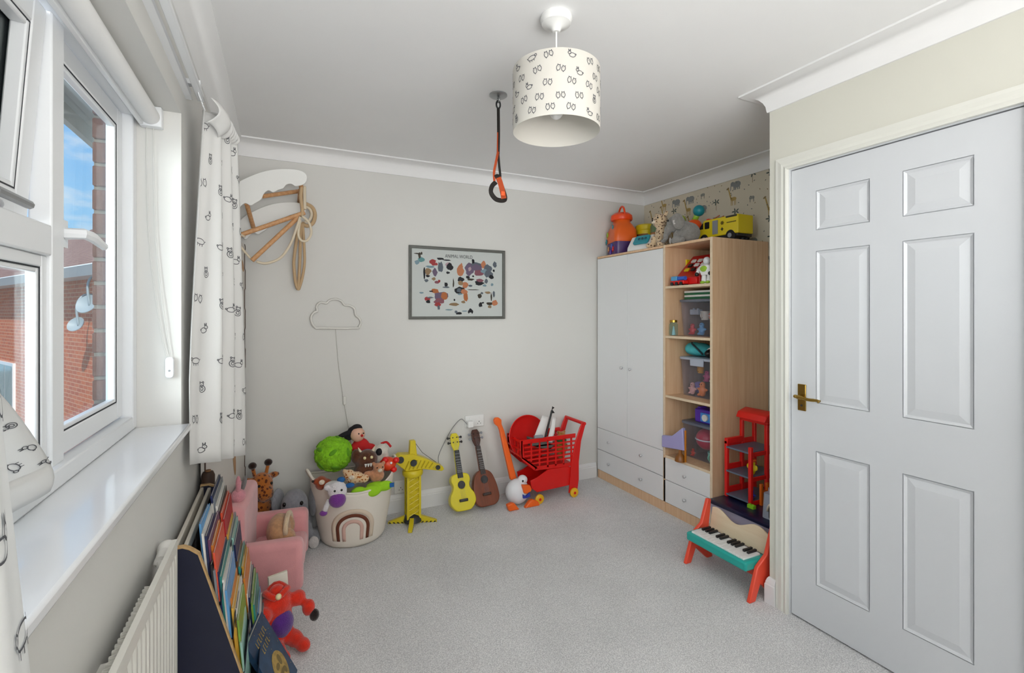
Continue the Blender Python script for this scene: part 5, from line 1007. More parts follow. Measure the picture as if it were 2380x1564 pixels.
# ukuleles
def uke(label, loc, roty, body, facem, neckm, headm, boardm, hole_z, bridge_z, nz0, nz1, nw):
    t_ = thing('ukulele', label, 'ukulele', loc, (R(-22), roty, 0))
    P = spline([(p[0], 0, p[1]) for p in body + [(-q[0], q[1]) for q in body[::-1]][1:]], 5)
    obj('body', MB().prism([(p.x, p.z) for p in P[:-1]], (0, -.055, 0), (1, 0, 0), (0, 0, 1), (0, .055, 0)), facem, t_, world=False, bevel=.006, seg=3)
    obj('sound_hole', MB().cyl((0, -.0545, hole_z), (0, -.0565, hole_z), .026, n=24), m_blk, t_, world=False); obj('rosette', MB().tube([(.028 * math.cos(R(a)), -.0558, hole_z + .028 * math.sin(R(a))) for a in range(0, 360, 15)], .002, 6, True), neckm, t_, world=False, smooth=True)
    obj('bridge', MB().box(-.030, .030, -.066, -.055, bridge_z - .009, bridge_z + .009), boardm, t_, world=False, bevel=.003)
    nk = obj('neck', MB().prism([(-nw, nz0 - .03), (nw, nz0 - .03), (nw * .8, nz1), (-nw * .8, nz1)], (0, -.045, 0), (1, 0, 0), (0, 0, 1), (0, .022, 0)), neckm, t_, world=False, bevel=.004)
    obj('fretboard', MB().prism([(-nw, nz0 - .03), (nw, nz0 - .03), (nw * .8, nz1), (-nw * .8, nz1)], (0, -.0455, 0), (1, 0, 0), (0, 0, 1), (0, -.012, 0)), boardm, nk, world=False)
    for k_ in range(9):
        z_ = nz0 + (nz1 - nz0) * (1 - .9 ** (k_ + 1)) / (1 - .9 ** 10) - .0; obj('fret', MB().box(-nw * .9, nw * .9, -.0592, -.0575, nz1 - (z_ - nz0) - .001, nz1 - (z_ - nz0) + .001), m_steel, nk, world=False)
    hd = obj('headstock', MB().prism([(-.016, nz1), (.016, nz1), (.030, nz1 + .04), (.030, nz1 + .095), (.018, nz1 + .118), (-.018, nz1 + .118), (-.030, nz1 + .095), (-.030, nz1 + .04)], (0, -.045, 0), (1, 0, 0), (0, 0, 1), (0, .016, 0)), headm, t_, world=False, bevel=.003)
    for s_ in (-1, 1):
        for k_ in (.055, .088):
            obj('tuning_peg', MB().cyl((s_ * .028, -.037, nz1 + k_), (s_ * .046, -.037, nz1 + k_), .004, n=8).ell((s_ * .048, -.037, nz1 + k_), (.008, .005, .009)), m_blk if headm is facem else m_gry, hd, world=False, smooth=True); obj('post', MB().cyl((s_ * .015, -.045, nz1 + k_), (s_ * .015, -.054, nz1 + k_), .004, n=8), boardm, hd, world=False)
    for k_ in range(4): x_ = -.012 + .008 * k_; obj('string', MB().tube([(x_ * 1.2, -.067, bridge_z), (x_ * .8, -.0605, nz1 + .01), (x_ * 1.2, -.052, nz1 + .07)], .0004, 4), m_gry, t_, world=False)
    return t_
m_uy = plastic('uke_yellow', 'DFCF22', .25); m_ub = wood('uke_mahogany', '6B321A', '7E3E22', (60, 20, 6), .3)
uke('yellow ukulele with black fretboard leaning on the wall', (1.108, 3.075, .012), R(-1), [(0, .0), (.052, .006), (.088, .05), (.086, .098), (.062, .138), (.058, .165), (.068, .195), (.058, .228), (.028, .24), (0, .24)], m_uy, m_uy, m_uy, plastic('uke_black', '1C1C1E'), .165, .066, .24, .395, .020)
uke('brown pineapple shaped ukulele leaning between yellow ukulele and duck', (1.285, 3.080, .012), R(-3), [(0, 0), (.056, .004), (.088, .04), (.090, .10), (.080, .16), (.060, .212), (.025, .238), (0, .24)], m_ub, m_ub, wood('uke_dark', '3A1A10', '52281A', (40, 20, 20), .3), wood('rosewood', '24140E', '38221A', (60, 20, 6), .4), .175, .078, .24, .405, .019)
# duck banjo
dk = thing('toy_goose', 'white goose guitar with long orange neck leaning on the wall', 'toy', (1.500, 3.03, 0), 0)
obj('body', MB().ell((0, 0, .098), (.088, .070, .088)), plastic('goose_white', 'E4E4E8'), dk, world=False, smooth=True)
obj('neck', MB().prism([(-.030, .165), (.020, .165), (-.022, .40), (-.040, .50), (-.055, .545), (-.052, .575), (-.072, .592), (-.098, .592), (-.112, .575), (-.108, .548), (-.085, .53), (-.075, .50), (-.062, .40)], (0, .028, 0), (1, 0, 0), Vector((0, .26, 1)), (0, -.028, 0)), plastic('goose_orange', 'F2661A'), dk, world=False, bevel=.006, seg=3)
obj('head_patch', MB().ell((.035, -.012, .178), (.035, .035, .032)), plastic('goose_white', 'E4E4E8'), dk, world=False, smooth=True); obj('eye', MB().ell((.020, -.046, .180), (.007, .005, .008)), m_eye, dk, world=False, smooth=True)
obj('beak', MB().prism([(-.005, .165), (.055, .155), (.070, .125), (.062, .112), (.03, .10), (.008, .105)], (.005, -.052, 0), (1, 0, 0), (0, 0, 1), (0, -.030, 0)), plastic('goose_orange', 'F2661A'), dk, world=False, bevel=.006)
obj('bow_tie', MB().prism([(.0, .10), (.022, .085), (.055, .105), (.058, .075), (.03, .068), (.002, .07)], (.005, -.066, 0), (1, 0, 0), (0, 0, 1), (0, -.012, 0)), plastic('bow_blue', '24389E'), dk, world=False, bevel=.003)
for s_ in (-1, 1):
    obj('foot', MB().prism([(.02, 0), (.06, .045), (.085, .05), (.130, .028), (.140, .0)] if s_ > 0 else [(-.02, 0), (-.055, .045), (-.075, .055), (-.115, .045), (-.10, .0)], (0, -.045, 0), (1, 0, 0), (0, 0, 1), (0, -.035, 0)), plastic('goose_orange', 'F2661A'), dk, world=False, bevel=.008, seg=3)

# shopping trolley
tr = thing('toy_trolley', 'red toy shopping trolley with yellow wheels by the wardrobe', 'toy trolley', (1.785, 3.108, 0))
m_tr = plastic('trolley_red', 'D8140F', .3)
YA, YBk = -.105, .115
# slatted basket, each side a lattice
def side(y):
    b = MB(); tl_, tr_2, bl_, br_ = (-.265, .455), (.175, .455), (-.150, .265), (.175, .235)
    b.prism([(-.275, .43), (.18, .43), (.18, .46), (-.275, .46)], (0, y - .004, 0), (1, 0, 0), (0, 0, 1), (0, .008, 0)); b.prism([(-.165, .235), (.18, .225), (.18, .25), (-.150, .262)], (0, y - .004, 0), (1, 0, 0), (0, 0, 1), (0, .008, 0))
    b.prism([(-.275, .43), (-.255, .43), (-.245, .335), (-.14, .25), (-.165, .235), (-.265, .325)], (0, y - .004, 0), (1, 0, 0), (0, 0, 1), (0, .008, 0))
    for k_ in range(6):
        x_ = -.19 + k_ * .067; zl = .30 - max(0, x_ + .19) * .55 if x_ < -.1 else .245
        b.box(x_ - .006, x_ + .006, y - .004, y + .004, max(.24, zl), .435)
    for z_ in (.285, .315, .345, .375, .405):
        x0 = -.245 if z_ > .335 else -.245 + (.335 - z_) * 1.2; b.box(x0, .178, y - .003, y + .003, z_ - .0055, z_ + .0055)
    return b
for y_ in (YA, YBk): obj('basket_side', side(y_), m_tr, tr, world=False)
fr_ = MB()
for k_ in range(5): y_ = YA + (YBk - YA) * k_ / 4; fr_.box(-.27, -.26, y_ - .004, y_ + .004, .33, .455); fr_.add([(-.262, y_ - .004, .332), (-.262, y_ + .004, .332), (-.150, y_ + .004, .245), (-.150, y_ - .004, .245), (-.255, y_ - .004, .34), (-.255, y_ + .004, .34), (-.145, y_ + .004, .253), (-.145, y_ - .004, .253)], [(3, 2, 1, 0), (4, 5, 6, 7), (0, 1, 5, 4), (1, 2, 6, 5), (2, 3, 7, 6), (3, 0, 4, 7)])
for z_ in (.345, .39, .445): fr_.box(-.272, -.262, YA, YBk, z_ - .006, z_ + .006)
obj('basket_front', fr_, m_tr, tr, world=False)
obj('basket_floor', MB().prism([(-.155, .232), (.178, .222), (.178, .232), (-.150, .242)], (0, YA, 0), (1, 0, 0), (0, 0, 1), (0, YBk - YA, 0)), m_tr, tr, world=False)
for y_ in (YA - .012, YBk + .004):
    obj('upright', MB().prism([(.118, .03), (.190, .03), (.205, .12), (.205, .25), (.225, .40), (.262, .515), (.235, .535), (.215, .50), (.175, .40), (.140, .25), (.128, .12)], (0, y_, 0), (1, 0, 0), (0, 0, 1), (0, .012, 0)), m_tr, tr, world=False, bevel=.003)
obj('handle_bar', MB().cyl((.250, YA - .02, .528), (.250, YBk + .022, .528), .013), m_tr, tr, world=False, smooth=40)
obj('under_tray', MB().prism([(-.195, .165), (-.185, .11), (-.14, .075), (.14, .085), (.175, .06), (.19, .21), (.10, .225), (-.05, .225), (-.14, .18)], (0, YA, 0), (1, 0, 0), (0, 0, 1), (0, .010, 0)).prism([(-.195, .165), (-.185, .11), (-.14, .075), (.14, .085), (.175, .06), (.19, .21), (.10, .225), (-.05, .225), (-.14, .18)], (0, YBk - .01, 0), (1, 0, 0), (0, 0, 1), (0, .010, 0)).box(-.21, .16, YA + .01, YBk - .01, .098, .110), m_tr, tr, world=False, bevel=.002)
for x_ in (-.135, .155):
    for y_ in (YA - .034, YBk + .016):
        w_ = obj('wheel', MB().lathe([(0, 0), (.026, 0), (.034, .005), (.034, .015), (.026, .020), (.0, .020)], (x_, y_, .0345), lathe_to((0, 1, 0)), 22), plastic('wheel_yellow', 'E8B41C'), tr, world=False, smooth=40); obj('wheel_cap', MB().cyl((x_, y_ - .002, .0345), (x_, y_ + .022, .0345), .010), m_tr, w_, world=False)
# in the trolley
t_ = thing('red_plate', 'large red plastic dish standing in the toy trolley', 'dish', (1.64, 3.12, .285), (R(-12), 0, 0)); obj('dish', MB().lathe([(0, 0), (.115, 0), (.150, .022), (.153, .018), (.118, -.006), (0, -.006)], (0, 0, .158), lathe_to((0, -1, .0)), 40), plastic('dish_red', 'CC1512', .35), t_, world=False, smooth=40); obj('dish_rim', MB().tube([(.152 * math.cos(R(a)), -.020, .158 + .152 * math.sin(R(a))) for a in range(0, 360, 9)], .004, 6, True), m_tr, t_, world=False, smooth=True)
t_ = thing('toy_ship', 'toy sailing ship with white sails lying in the trolley', 'toy ship', (1.712, 3.03, .40), (0, R(16), 0)); t_.scale = (1.25, 1.2, 1.12)
obj('hull', MB().prism([(-.115, .03), (.055, .02), (.045, -.02), (-.09, -.025)], (0, -.025, 0), (1, 0, 0), (0, 0, 1), (0, .05, 0)), mat('ship_hull', '54504C', .6), t_, world=False, bevel=.006)
obj('mast', MB().cyl((0, 0, .02), (0, 0, .225), .006), m_blk, t_, world=False, smooth=40)
for (x0, x1, z0, z1) in ((-.080, -.012, .03, .18), (.012, .052, .02, .185)): obj('sail', MB().grid(lambda s, t, x0=x0, x1=x1, z0=z0, z1=z1: Vector((x0 + (x1 - x0) * (s * (1 - .35 * t) + (.30 * t if x0 < 0 else 0)), -.008 - .018 * math.sin(math.pi * s) * math.sin(math.pi * t), z0 + (z1 - z0) * t)), 8, 8), mat('sail_cloth', 'E0DCDA', .8), t_, world=False, smooth=True, solid=.002)
obj('pennant', MB().prism([(0, .205), (.022, .212), (0, .230), (.012, .245), (-.004, .25)], (0, -.002, 0), (1, 0, 0), (0, 0, 1), (0, .004, 0)), m_blk, t_, world=False); obj('cannon', MB().cyl((-.09, -.03, .04), (-.04, -.035, .055), .010), m_gry, t_, world=False, smooth=40)
t_ = thing('toy_teddy', 'small tan teddy with a green scarf in the trolley', 'soft toy', (1.88, 3.06, .255)); blob('body', [(0, 0, .08, .035, .035, .08), (0, -.005, .185, .032, .03, .032), (-.025, 0, .212, .012, .010, .012), (.025, 0, .212, .012, .010, .012), (-.035, -.01, .10, .014, .014, .03), (.035, -.01, .10, .014, .014, .03)], plush('teddy_tan', 'A8702E', .25), t_, .006); obj('scarf', MB().tube([(.030 * math.cos(R(a)), .028 * math.sin(R(a)), .152) for a in range(0, 360, 30)], .010, 8, True), mat('scarf_green', '4A6B34', .9), t_, world=False, smooth=True)
for k_ in (-1, 1): obj('eye', MB().ell((k_ * .012, -.034, .192), .004), m_eye, t_, world=False, smooth=True)

# ------------------------------------------------------------------ bookcase, books, armchair and plush in the window corner
BY0, BY1, BXB = 1.65, 2.225, -.282
def slope(z): return -.218 + (.672 - z) * .281
bcs = thing('bookcase', 'navy sling bookcase packed with picture books under the window', 'bookcase', (-.16, (BY0 + BY1) / 2, 0))
m_navy = mat('navy_laminate', '1A1D33', .45, var=(6, .08)); m_edge = wood('ply_edge', 'B9935F', 'D0AE7C', (60, 60, 60))
out = [(BXB, 0), (slope(0) - .01, 0), (slope(.02), .03)] + [(slope(z_ / 100), z_ / 100) for z_ in range(10, 64, 9)] + [(slope(.655), .652), (-.236, .672), (-.252, .680), (BXB, .680)]
inn = [(BXB + .003, .003), (slope(0) - .013, .003), (slope(.02) - .004, .03)] + [(slope(z_ / 100) - .004, z_ / 100) for z_ in range(10, 64, 9)] + [(slope(.652) - .004, .648), (-.238, .667), (-.254, .675), (BXB + .003, .675)]
for y_ in (BY0, BY1 - .016):
    p_ = obj('side_panel', MB().prism(out, (0, y_, 0), (1, 0, 0), (0, 0, 1), (0, .016, 0)), m_edge, bcs)
    obj('navy_face', MB().prism(inn, (0, y_ - .0012, 0), (1, 0, 0), (0, 0, 1), (0, .0184, 0)), m_navy, p_)
obj('top_rail', MB().box(BXB, BXB + .012, BY0 + .016, BY1 - .016, .62, .672), mat('cream_rail', 'D8D0C2', .5), bcs, bevel=.003); obj('top_rail', MB().box(-.258, -.246, BY0 + .016, BY1 - .016, .635, .668), mat('cream_rail', 'D8D0C2', .5), bcs, bevel=.003)
LIPS = (.545, .435, .325, .215, .105)
for zl in LIPS:
    xl = slope(zl)
    obj('sling', MB().add([(xl + dx, y_, zl + dz) for dx, dz in ((-.030, .02), (-.024, -.066), (.022, -.066), (.026, -.005)) for y_ in (BY0 + .016, BY1 - .016)], [(0, 1, 3, 2), (2, 3, 5, 4), (4, 5, 7, 6)]), m_navy, bcs, solid=.0015)
obj('front_rail', MB().cyl((slope(.03) - .02, BY0 + .016, .03), (slope(.03) - .02, BY1 - .016, .03), .008), m_edge, bcs, smooth=40)
# books
BC = {'coral': 'E0553A', 'white': 'E2E0DA', 'sky blue': '5C9BD0', 'navy': '1F2A55', 'teal': '2E8C86', 'leaf green': '7FA63A', 'mustard': 'E0AE3C', 'scarlet': 'B4202A', 'plum': '6A3A5E', 'grey': '7C828A', 'black': '1E1D22', 'orange': 'D9822E', 'pale yellow': 'E2CF7A', 'mint': '9CC9BE', 'brown': '6E4A34'}
for k_, v_ in BC.items(): mat('cover_' + k_, v_, .4, var=(9, .18))
m_pages = mat('book_pages', 'E8E2D4', .9)
def book_meshes(w_, h_, t_):
    """local: x thickness, y width, z height; spine on -y"""
    b = MB().box(-t_ / 2, -t_ / 2 + .0012, -w_ / 2, w_ / 2, 0, h_); b.box(t_ / 2 - .0012, t_ / 2, -w_ / 2, w_ / 2, 0, h_); b.box(-t_ / 2 + .0012, t_ / 2 - .0012, -w_ / 2, -w_ / 2 + .0015, 0, h_)
    return b, MB().box(-t_ / 2 + .0013, t_ / 2 - .0013, -w_ / 2 + .002, w_ / 2 - .003, .003, h_ - .003)
NB = 6
WD = (.235, .205, .250, .190, .225, .245)
PROTO = {}
rng = random.Random(21)
tiers = ('top', 'second', 'middle', 'fourth', 'lowest')
plan = {0: (['coral', 'orange', 'plum', 'navy', 'white', 'sky blue'], ['scarlet', 'coral', 'black', 'white', 'grey', 'navy']),
        1: (['sky blue', 'white', 'teal', 'navy', 'grey', 'black'], ['navy', 'mint', 'grey', 'mustard', 'white', 'plum']),
        2: (['leaf green', 'white', 'mustard', 'orange', 'pale yellow', 'navy'], ['orange', 'mustard', 'teal', 'brown', 'black', 'white']),
        3: (['plum', 'teal', 'white', 'mint', 'navy', 'mustard'], ['teal', 'leaf green', 'navy', 'white', 'pale yellow', 'scarlet']),
        4: (['scarlet', 'black', 'sky blue', 'pale yellow', 'white', 'teal'], ['scarlet', 'grey', 'white', 'sky blue', 'orange', 'navy'])}
for ti, cols_ in plan.items():
    zl = LIPS[ti]; xl = slope(zl)
    for ci, names in enumerate(cols_):
        for j, cn in enumerate(names):
            if ci == 0 and (ti == 4 or (ti == 3 and j < 3)): continue
            key = (j, (j + ti + ci) % 3); w_ = WD[(key[0] + 2 * key[1]) % 6]; h_ = .150 + .0165 * j; th_ = .0056
            half = 'near the radiator' if ci == 0 else 'near the pink armchair'
            bko = thing('picture_book', '%s picture book in the %s tier of the bookcase, half %s' % (cn, tiers[ti], half), 'book', group='picture books in the sling bookcase')
            if key not in PROTO:
                bm1, bm2 = book_meshes(w_, h_, th_)
                PROTO[key] = (obj('cover', bm1, MATS['cover_' + cn], bko, world=False), obj('pages', bm2, m_pages, bko, world=False))
            else:
                for src in PROTO[key]:
                    c_o = src.copy(); COL.objects.link(c_o); c_o.parent = bko
                    if src is PROTO[key][0]: c_o.material_slots[0].link = 'OBJECT'; c_o.material_slots[0].material = MATS['cover_' + cn]
            cy = (BY0 + .020 + w_ / 2 + rng.uniform(0, .265 - w_) * .9) if ci == 0 else (BY1 - .020 - w_ / 2 - rng.uniform(0, .265 - w_) * .9)
            bko.location = (xl + .016 - .0060 * j, cy, zl - .060 + rng.uniform(0, .006))
            bko.rotation_euler = (R(rng.uniform(-2, 3)), R(-5), 0)
# the big blue book
bb = thing('story_book', 'large dark blue story book with gold cover picture leaning on the bookcase', 'book', (.028, 1.875, .004))
ax_v = Vector((-.44, .06, .90)).normalized(); ax_u = (Vector((.18, 1, .10)) - ax_v * ax_v.dot(Vector((.18, 1, .10)))).normalized(); ax_n = ax_u.cross(ax_v).normalized()
if ax_n.x < 0: ax_n = -ax_n
cB = ax_v * .140 + ax_n * .006
obj('pages', MB().obb(cB, (.178, .262, .010), (ax_u, ax_v, ax_n)), m_pages, bb, world=False)
m_bb = mat('night_blue_cover', '24405E', .45, var=(22, .3)); m_gold = mat('gold_foil', 'BFA25A', .4, .5, var=(60, .25))
for s_ in (-1, 1): obj('cover', MB().obb(cB + ax_n * s_ * .0062, (.186, .270, .002), (ax_u, ax_v, ax_n)), m_bb, bb, world=False)
obj('spine', MB().obb(cB - ax_u * .0925, (.002, .270, .0145), (ax_u, ax_v, ax_n)), m_bb, bb, world=False)
fo = cB + ax_n * .0076
md = obj('gold_moon', MB().prism([(.052 * math.cos(R(a)), .060 * math.sin(R(a)) - .045) for a in range(0, 360, 15)], fo + ax_u * .01, ax_u, ax_v, ax_n * .0006), m_gold, bb, world=False)
b = MB()
for k_, (x_, y_, rx_, ry_) in enumerate(((-.012, -.03, .016, .010), (.018, -.025, .012, .02), (0, -.06, .024, .008), (.02, -.07, .010, .012), (-.02, -.065, .008, .014))): b.prism([(x_ + rx_ * math.cos(R(a)), y_ + ry_ * math.sin(R(a))) for a in range(0, 360, 30)], fo + ax_u * .01 + ax_n * .0007, ax_u, ax_v, ax_n * .0004)
tag(obj('moon_drawing', b, mat('gold_dark', '7C6A3A', .5), md, world=False), kind='stuff')
b = MB(); rng = random.Random(2)
for r_, (y0, n_) in enumerate(((.095, 7), (.060, 5))):
    for k_ in range(n_):
        x_ = -.045 + (k_ - (n_ - 7) / 2) * .015
        b.prism([(x_, y0 - .011), (x_ + .003, y0 - .011), (x_ + .003, y0 + .011), (x_, y0 + .011)], fo, ax_u, ax_v, ax_n * .0006); b.prism([(x_ + .003, y0 + (.008 if k_ % 2 else -.011)), (x_ + .009, y0 + (.008 if k_ % 2 else -.011)), (x_ + .009, y0 + (.011 if k_ % 2 else -.008)), (x_ + .003, y0 + (.011 if k_ % 2 else -.008))], fo, ax_u, ax_v, ax_n * .0006)
for k_ in range(26): x_, y_ = rng.uniform(-.088, .088), rng.uniform(-.13, .13); b.prism([(x_ + .0015 * math.cos(R(a)), y_ + .0015 * math.sin(R(a))) for a in range(0, 360, 60)], fo, ax_u, ax_v, ax_n * .0005)
tag(obj('title_print', b, m_gold, bb, world=False), kind='stuff')
# tube behind the bookcase
t_ = thing('poster_tube', 'dark brown tube standing between bookcase and window wall', 'tube', (-.262, 2.262, 0)); obj('tube', MB().lathe([(0, 0), (.024, 0), (.024, .70), (.018, .715), (0, .718)]), mat('dark_brown_card', '3A2417', .6, var=(12, .3)), t_, world=False, smooth=40); obj('end_cap', MB().cyl((0, 0, .716), (0, 0, .722), .010), mat('tan_cap', '8A6038', .6), t_, world=False, smooth=40)

# pink armchair
ac = thing('armchair', 'pink plush child armchair between bookcase and soft toys', 'armchair', (-.045, 2.725, 0), R(-6))
m_pink = mat('pink_velour', 'E3A0A2', .95, bump=(320, .5, .003), var=(12, .06), sheen=.5, spec=.1)
obj('base', MB().box(-.155, .150, -.225, .215, .0, .10), m_pink, ac, world=False, bevel=.03, seg=4); obj('seat', MB().box(-.09, .165, -.150, .140, .095, .175), m_pink, ac, world=False, bevel=.03, seg=4)
obj('arm', MB().box(-.13, .165, -.235, -.150, .03, .275), m_pink, ac, world=False, bevel=.03, seg=4); obj('arm', MB().box(-.13, .165, .140, .225, .03, .275), m_pink, ac, world=False, bevel=.03, seg=4); obj('backrest', MB().box(-.185, -.085, -.225, .215, .05, .46), m_pink, ac, world=False, bevel=.035, seg=4)
t_ = thing('tan_cushion', 'tan fur cushion lying on the pink armchair', 'cushion', (-.01, 2.715, .177), R(-10)); blob('cushion', [(0, 0, .075, .055, .10, .075), (.01, .06, .065, .06, .05, .065), (.03, -.05, .05, .06, .06, .05)], plush('tan_fur', 'C2946C', .18), t_, .008)
obj('cream_trim', MB().tube([(.045, .085 * math.cos(R(a)), .078 + .070 * math.sin(R(a))) for a in range(-40, 200, 20)], .012, 8), plush('cream_fur', 'DCC3A2', .12), t_, world=False, smooth=True)
# bunny ear toy on the armchair back
t_ = thing('plush_bunny', 'pink and grey plush bunny tucked behind the armchair back', 'soft toy', (-.180, 2.615, .455)); blob('head', [(0, 0, .03, .034, .034, .032)], plush('bunny_pink', 'D9929C', .1), t_, .006); obj('ear', MB().ell((.0, -.012, .085), (.012, .016, .042)), plush('bunny_pink', 'D9929C', .1), t_, world=False, smooth=True); obj('ear', MB().ell((.022, .012, .080), (.010, .014, .040), (0, R(12), 0)), plush('bunny_grey', '7A7676', .1), t_, world=False, smooth=True)
# giraffe plush behind
gp = thing('plush_giraffe', 'tall brown giraffe plush with round ossicones behind the armchair', 'soft toy', (-.105, 3.125, 0), R(-65))
m_gir = spots('giraffe_plush', 'B5692A', '5C2C12', 46, .33)
blob('body', [(0, 0, .10, .085, .085, .10), (0, 0, .22, .06, .06, .12), (.015, 0, .36, .058, .062, .075), (.055, 0, .325, .045, .048, .048), (0, .075, .40, .02, .035, .018), (0, -.075, .40, .02, .035, .018), (.08, .05, .04, .07, .035, .04), (.08, -.05, .04, .07, .035, .04), (.05, .08, .17, .03, .03, .07), (.05, -.08, .17, .03, .03, .07)], m_gir, gp, .008)
for s_ in (-1, 1):
    o_ = obj('ossicone', MB().cyl((0, s_ * .032, .42), (0, s_ * .042, .465), .010, n=10), m_gir, gp, world=False, smooth=40); obj('tip', MB().ell((0, s_ * .044, .480), (.022, .022, .020)), plush('dark_tip', '2A1610', .1), o_, world=False, smooth=True)
    obj('eye', MB().ell((.062, s_ * .034, .375), .008), m_eye, gp, world=False, smooth=True)
# grey elephant plush
ge = elephant('plush_elephant', 'large grey elephant plush slumped between armchair and basket', (.092, 3.135, 0), R(-100), 1.35, '8A8B92', 'elephant_blue_grey'); ge.scale = (1, 1, 1.25)
# red plush with purple trousers
rp_ = thing('plush_doll', 'red plush doll with purple front and dark hands on the floor', 'soft toy', (-.015, 2.15, 0), R(-58)); rp_.scale = (.95, .95, .98)
m_rp = plush('red_fur', 'D9301A', .12)
blob('body', [(0, 0, .10, .062, .068, .10), (0, 0, .185, .056, .066, .06), (.0, 0, .235, .030, .034, .03), (.035, .075, .185, .030, .035, .032), (.075, .10, .145, .026, .028, .034), (.030, -.075, .18, .030, .035, .034), (.07, -.09, .14, .026, .026, .034), (.06, .04, .045, .055, .032, .032), (.115, .045, .035, .038, .028, .026), (.06, -.04, .045, .055, .032, .032), (.115, -.045, .035, .038, .028, .026)], m_rp, rp_, .007)
for (y_, x_, z_) in ((.112, .098, .115), (-.098, .09, .112)): obj('hand', MB().ell((x_, y_, z_), (.020, .020, .024)), plush('dark_hand', '241A18', .1), rp_, world=False, smooth=True)
obj('purple_front', MB().ell((.038, 0, .115), (.036, .050, .055)), plush('purple_fur', '5A2F86', .12), rp_, world=False, smooth=True)
obj('collar', MB().tube([(.040 * math.cos(R(a)), .044 * math.sin(R(a)), .238 + .008 * math.sin(R(3 * a))) for a in range(0, 360, 20)], .013, 8, True), m_rp, rp_, world=False, smooth=True); obj('collar_pin', MB().ell((.046, -.02, .238), .012), mat('cream_eye', 'E8D9A8', .4), rp_, world=False, smooth=True)
# papers between bookcase and armchair
t_ = thing('magazine', 'pale magazine standing on the floor by the bookcase end', 'magazine', (.0, 2.30, .002), (0, R(-9), R(-70))); obj('cover', MB().box(-.006, -.004, -.04, .04, 0, .215), mat('magazine_cover', 'C9C4AE', .5, var=(25, .2)), t_, world=False); obj('pages', MB().box(-.004, .004, -.039, .039, .001, .212), m_pages, t_, world=False)

# ------------------------------------------------------------------ the house across the way
h_ = thing('brick_house', 'red brick house with tiled roof and satellite dishes outside', 'house', (-4.6, 12.8, -2.7))
mb_ = bpy.data.materials.new('far_brick'); mb_.use_nodes = True; n = mb_.node_tree; b = n.nodes['Principled BSDF']; b.inputs['Roughness'].default_value = .9
t = n.nodes.new('ShaderNodeTexCoord'); br = n.nodes.new('ShaderNodeTexBrick'); br.inputs['Scale'].default_value = 1
br.inputs['Brick Width'].default_value = .225; br.inputs['Row Height'].default_value = .075; br.inputs['Mortar Size'].default_value = .008
br.inputs['Color1'].default_value = (*hx('CC6A42'), 1); br.inputs['Color2'].default_value = (*hx('B5553A'), 1); br.inputs['Mortar'].default_value = (*hx('CF9A7C'), 1)
n.links.new(t.outputs['UV'], br.inputs['Vector']); n.links.new(br.outputs[0], b.inputs['Base Color'])
mt_ = bpy.data.materials.new('roof_tiles'); mt_.use_nodes = True; n = mt_.node_tree; b = n.nodes['Principled BSDF']; b.inputs['Roughness'].default_value = .85
t = n.nodes.new('ShaderNodeTexCoord'); br = n.nodes.new('ShaderNodeTexBrick'); br.inputs['Scale'].default_value = 1; br.inputs['Brick Width'].default_value = .17; br.inputs['Row Height'].default_value = .11; br.inputs['Mortar Size'].default_value = .012
br.inputs['Color1'].default_value = (*hx('8A6157'), 1); br.inputs['Color2'].default_value = (*hx('9C7568'), 1); br.inputs['Mortar'].default_value = (*hx('5E4640'), 1)
n.links.new(t.outputs['UV'], br.inputs['Vector']); n.links.new(br.outputs[0], b.inputs['Base Color'])
HP0, HP1 = Vector((-8.2, 19.4)), Vector((-2.05, 9.15)); hd_ = (HP1 - HP0); hl = hd_.length; hd_ /= hl; hn = Vector((hd_.y, -hd_.x))
if hn.dot(-HP0) < 0: hn = -hn
EZ = 2.12
def hp(s, z, o=0): q = HP0 + hd_ * s + hn * o; return Vector((q.x, q.y, z))
def uvquad(name, vs, uvs, m_, parent):
    o = obj(name, MB().add(vs, [tuple(range(len(vs)))]), m_, parent); uvl = o.data.uv_layers.new(name='UV')
    for l in o.data.loops: uvl.data[l.index].uv = uvs[l.vertex_index]
    return o
w_ = uvquad('wall', [hp(0, -2.7), hp(hl, -2.7), hp(hl, EZ), hp(0, EZ)], [(0, 0), (hl, 0), (hl, EZ + 2.7), (0, EZ + 2.7)], mb_, h_)
q = MB().add([hp(0, -2.7, -7), hp(hl, -2.7, -7), hp(hl, EZ, -7), hp(0, EZ, -7), hp(0, -2.7), hp(hl, -2.7), hp(hl, EZ), hp(0, EZ)], [(0, 1, 2, 3), (0, 3, 7, 4), (1, 5, 6, 2)]); obj('side_walls', q, mat('brick_plain', 'B4604A', .9), h_)
RS = 7.0
uvquad('roof', [hp(-.3, EZ - .05, .35), hp(hl + .3, EZ - .05, .35), hp(hl + .3, EZ + 2.5, -3.5), hp(-.3, EZ + 2.5, -3.5)], [(0, 0), (hl + .6, 0), (hl + .6, 4.6), (0, 4.6)], mt_, h_)
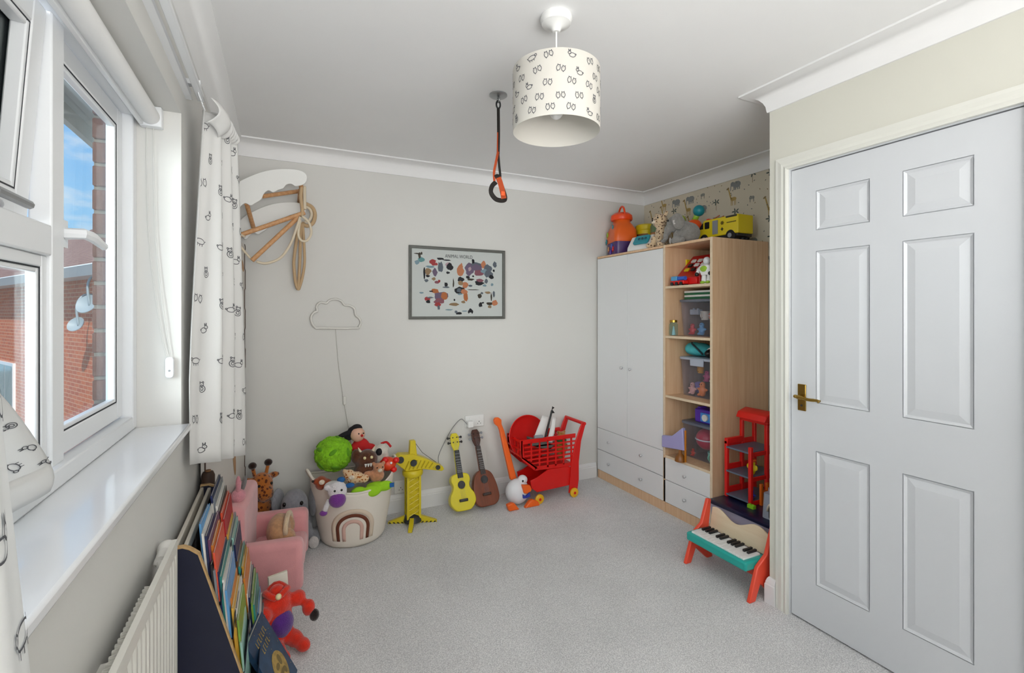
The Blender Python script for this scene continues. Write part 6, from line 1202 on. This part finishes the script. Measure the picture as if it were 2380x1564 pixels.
uvquad('roof', [hp(-.3, EZ - .05, -7.35), hp(hl + .3, EZ - .05, -7.35), hp(hl + .3, EZ + 2.5, -3.5), hp(-.3, EZ + 2.5, -3.5)], [(0, 0), (hl + .6, 0), (hl + .6, 4.6), (0, 4.6)], mt_, h_)
b = MB(); b.add([hp(-.3, EZ - .16, .30), hp(hl + .3, EZ - .16, .30), hp(hl + .3, EZ - .03, .42), hp(-.3, EZ - .03, .42), hp(-.3, EZ - .16, 0), hp(hl + .3, EZ - .16, 0)], [(0, 1, 2, 3), (4, 5, 1, 0)]); obj('gutter', b, paint('upvc_gutter', 'EDEFF0', .4), h_, solid=.03)
def hwin(s0, s1, z0, z1):
    f_ = obj('window', MB().add([hp(s, z, o) for o in (0, .05) for (s, z) in ((s0, z0), (s1, z0), (s1, z1), (s0, z1))], [(4, 5, 6, 7), (0, 1, 5, 4), (1, 2, 6, 5), (2, 3, 7, 6), (3, 0, 4, 7)]), m_upvc, h_)
    k_ = (s1 - s0 - .18) / 2
    for a_ in (s0 + .06, s0 + .12 + k_): obj('pane', MB().add([hp(a_, z0 + .07, .055), hp(a_ + k_, z0 + .07, .055), hp(a_ + k_, z1 - .07, .055), hp(a_, z1 - .07, .055)], [(0, 1, 2, 3)]), mat('far_glass', '9AA9A6', .1), f_)
hwin(1.6, 3.2, .75, 1.85); hwin(3.9, 5.3, -.9, .2)
m_dish = mat('dish_grey', '9AA6AE', .5)
for (s_, z_, r_) in ((11.02, 1.47, .16), (10.5, 1.14, .13)):
    c0 = hp(s_, z_, .25); dd = (Vector((0, 0, 1.35)) - c0).normalized() * .75 + Vector((-.5, .1, .35)); M_ = lathe_to(dd)
    d_ = obj('satellite_dish', MB().lathe([(0, 0), (r_ * .5, .012), (r_, .06), (r_ * 1.01, .065), (r_ * .98, .07), (r_ * .5, .02), (0, .01)], c0, M_, 28), m_dish, h_, smooth=50)
    obj('dish_arm', MB().tube(spline([hp(s_, z_ + .5, 0), hp(s_, z_ + .52, .16), hp(s_, z_ + .35, .27), c0], 5), .018, 8), m_dish, d_, smooth=True)
gd = tag(obj('street_ground', MB().box(-30, -.75, -5, 40, -2.8, -2.7), mat('tarmac', '6E6E6C', .9, var=(3, .1))), kind='structure')
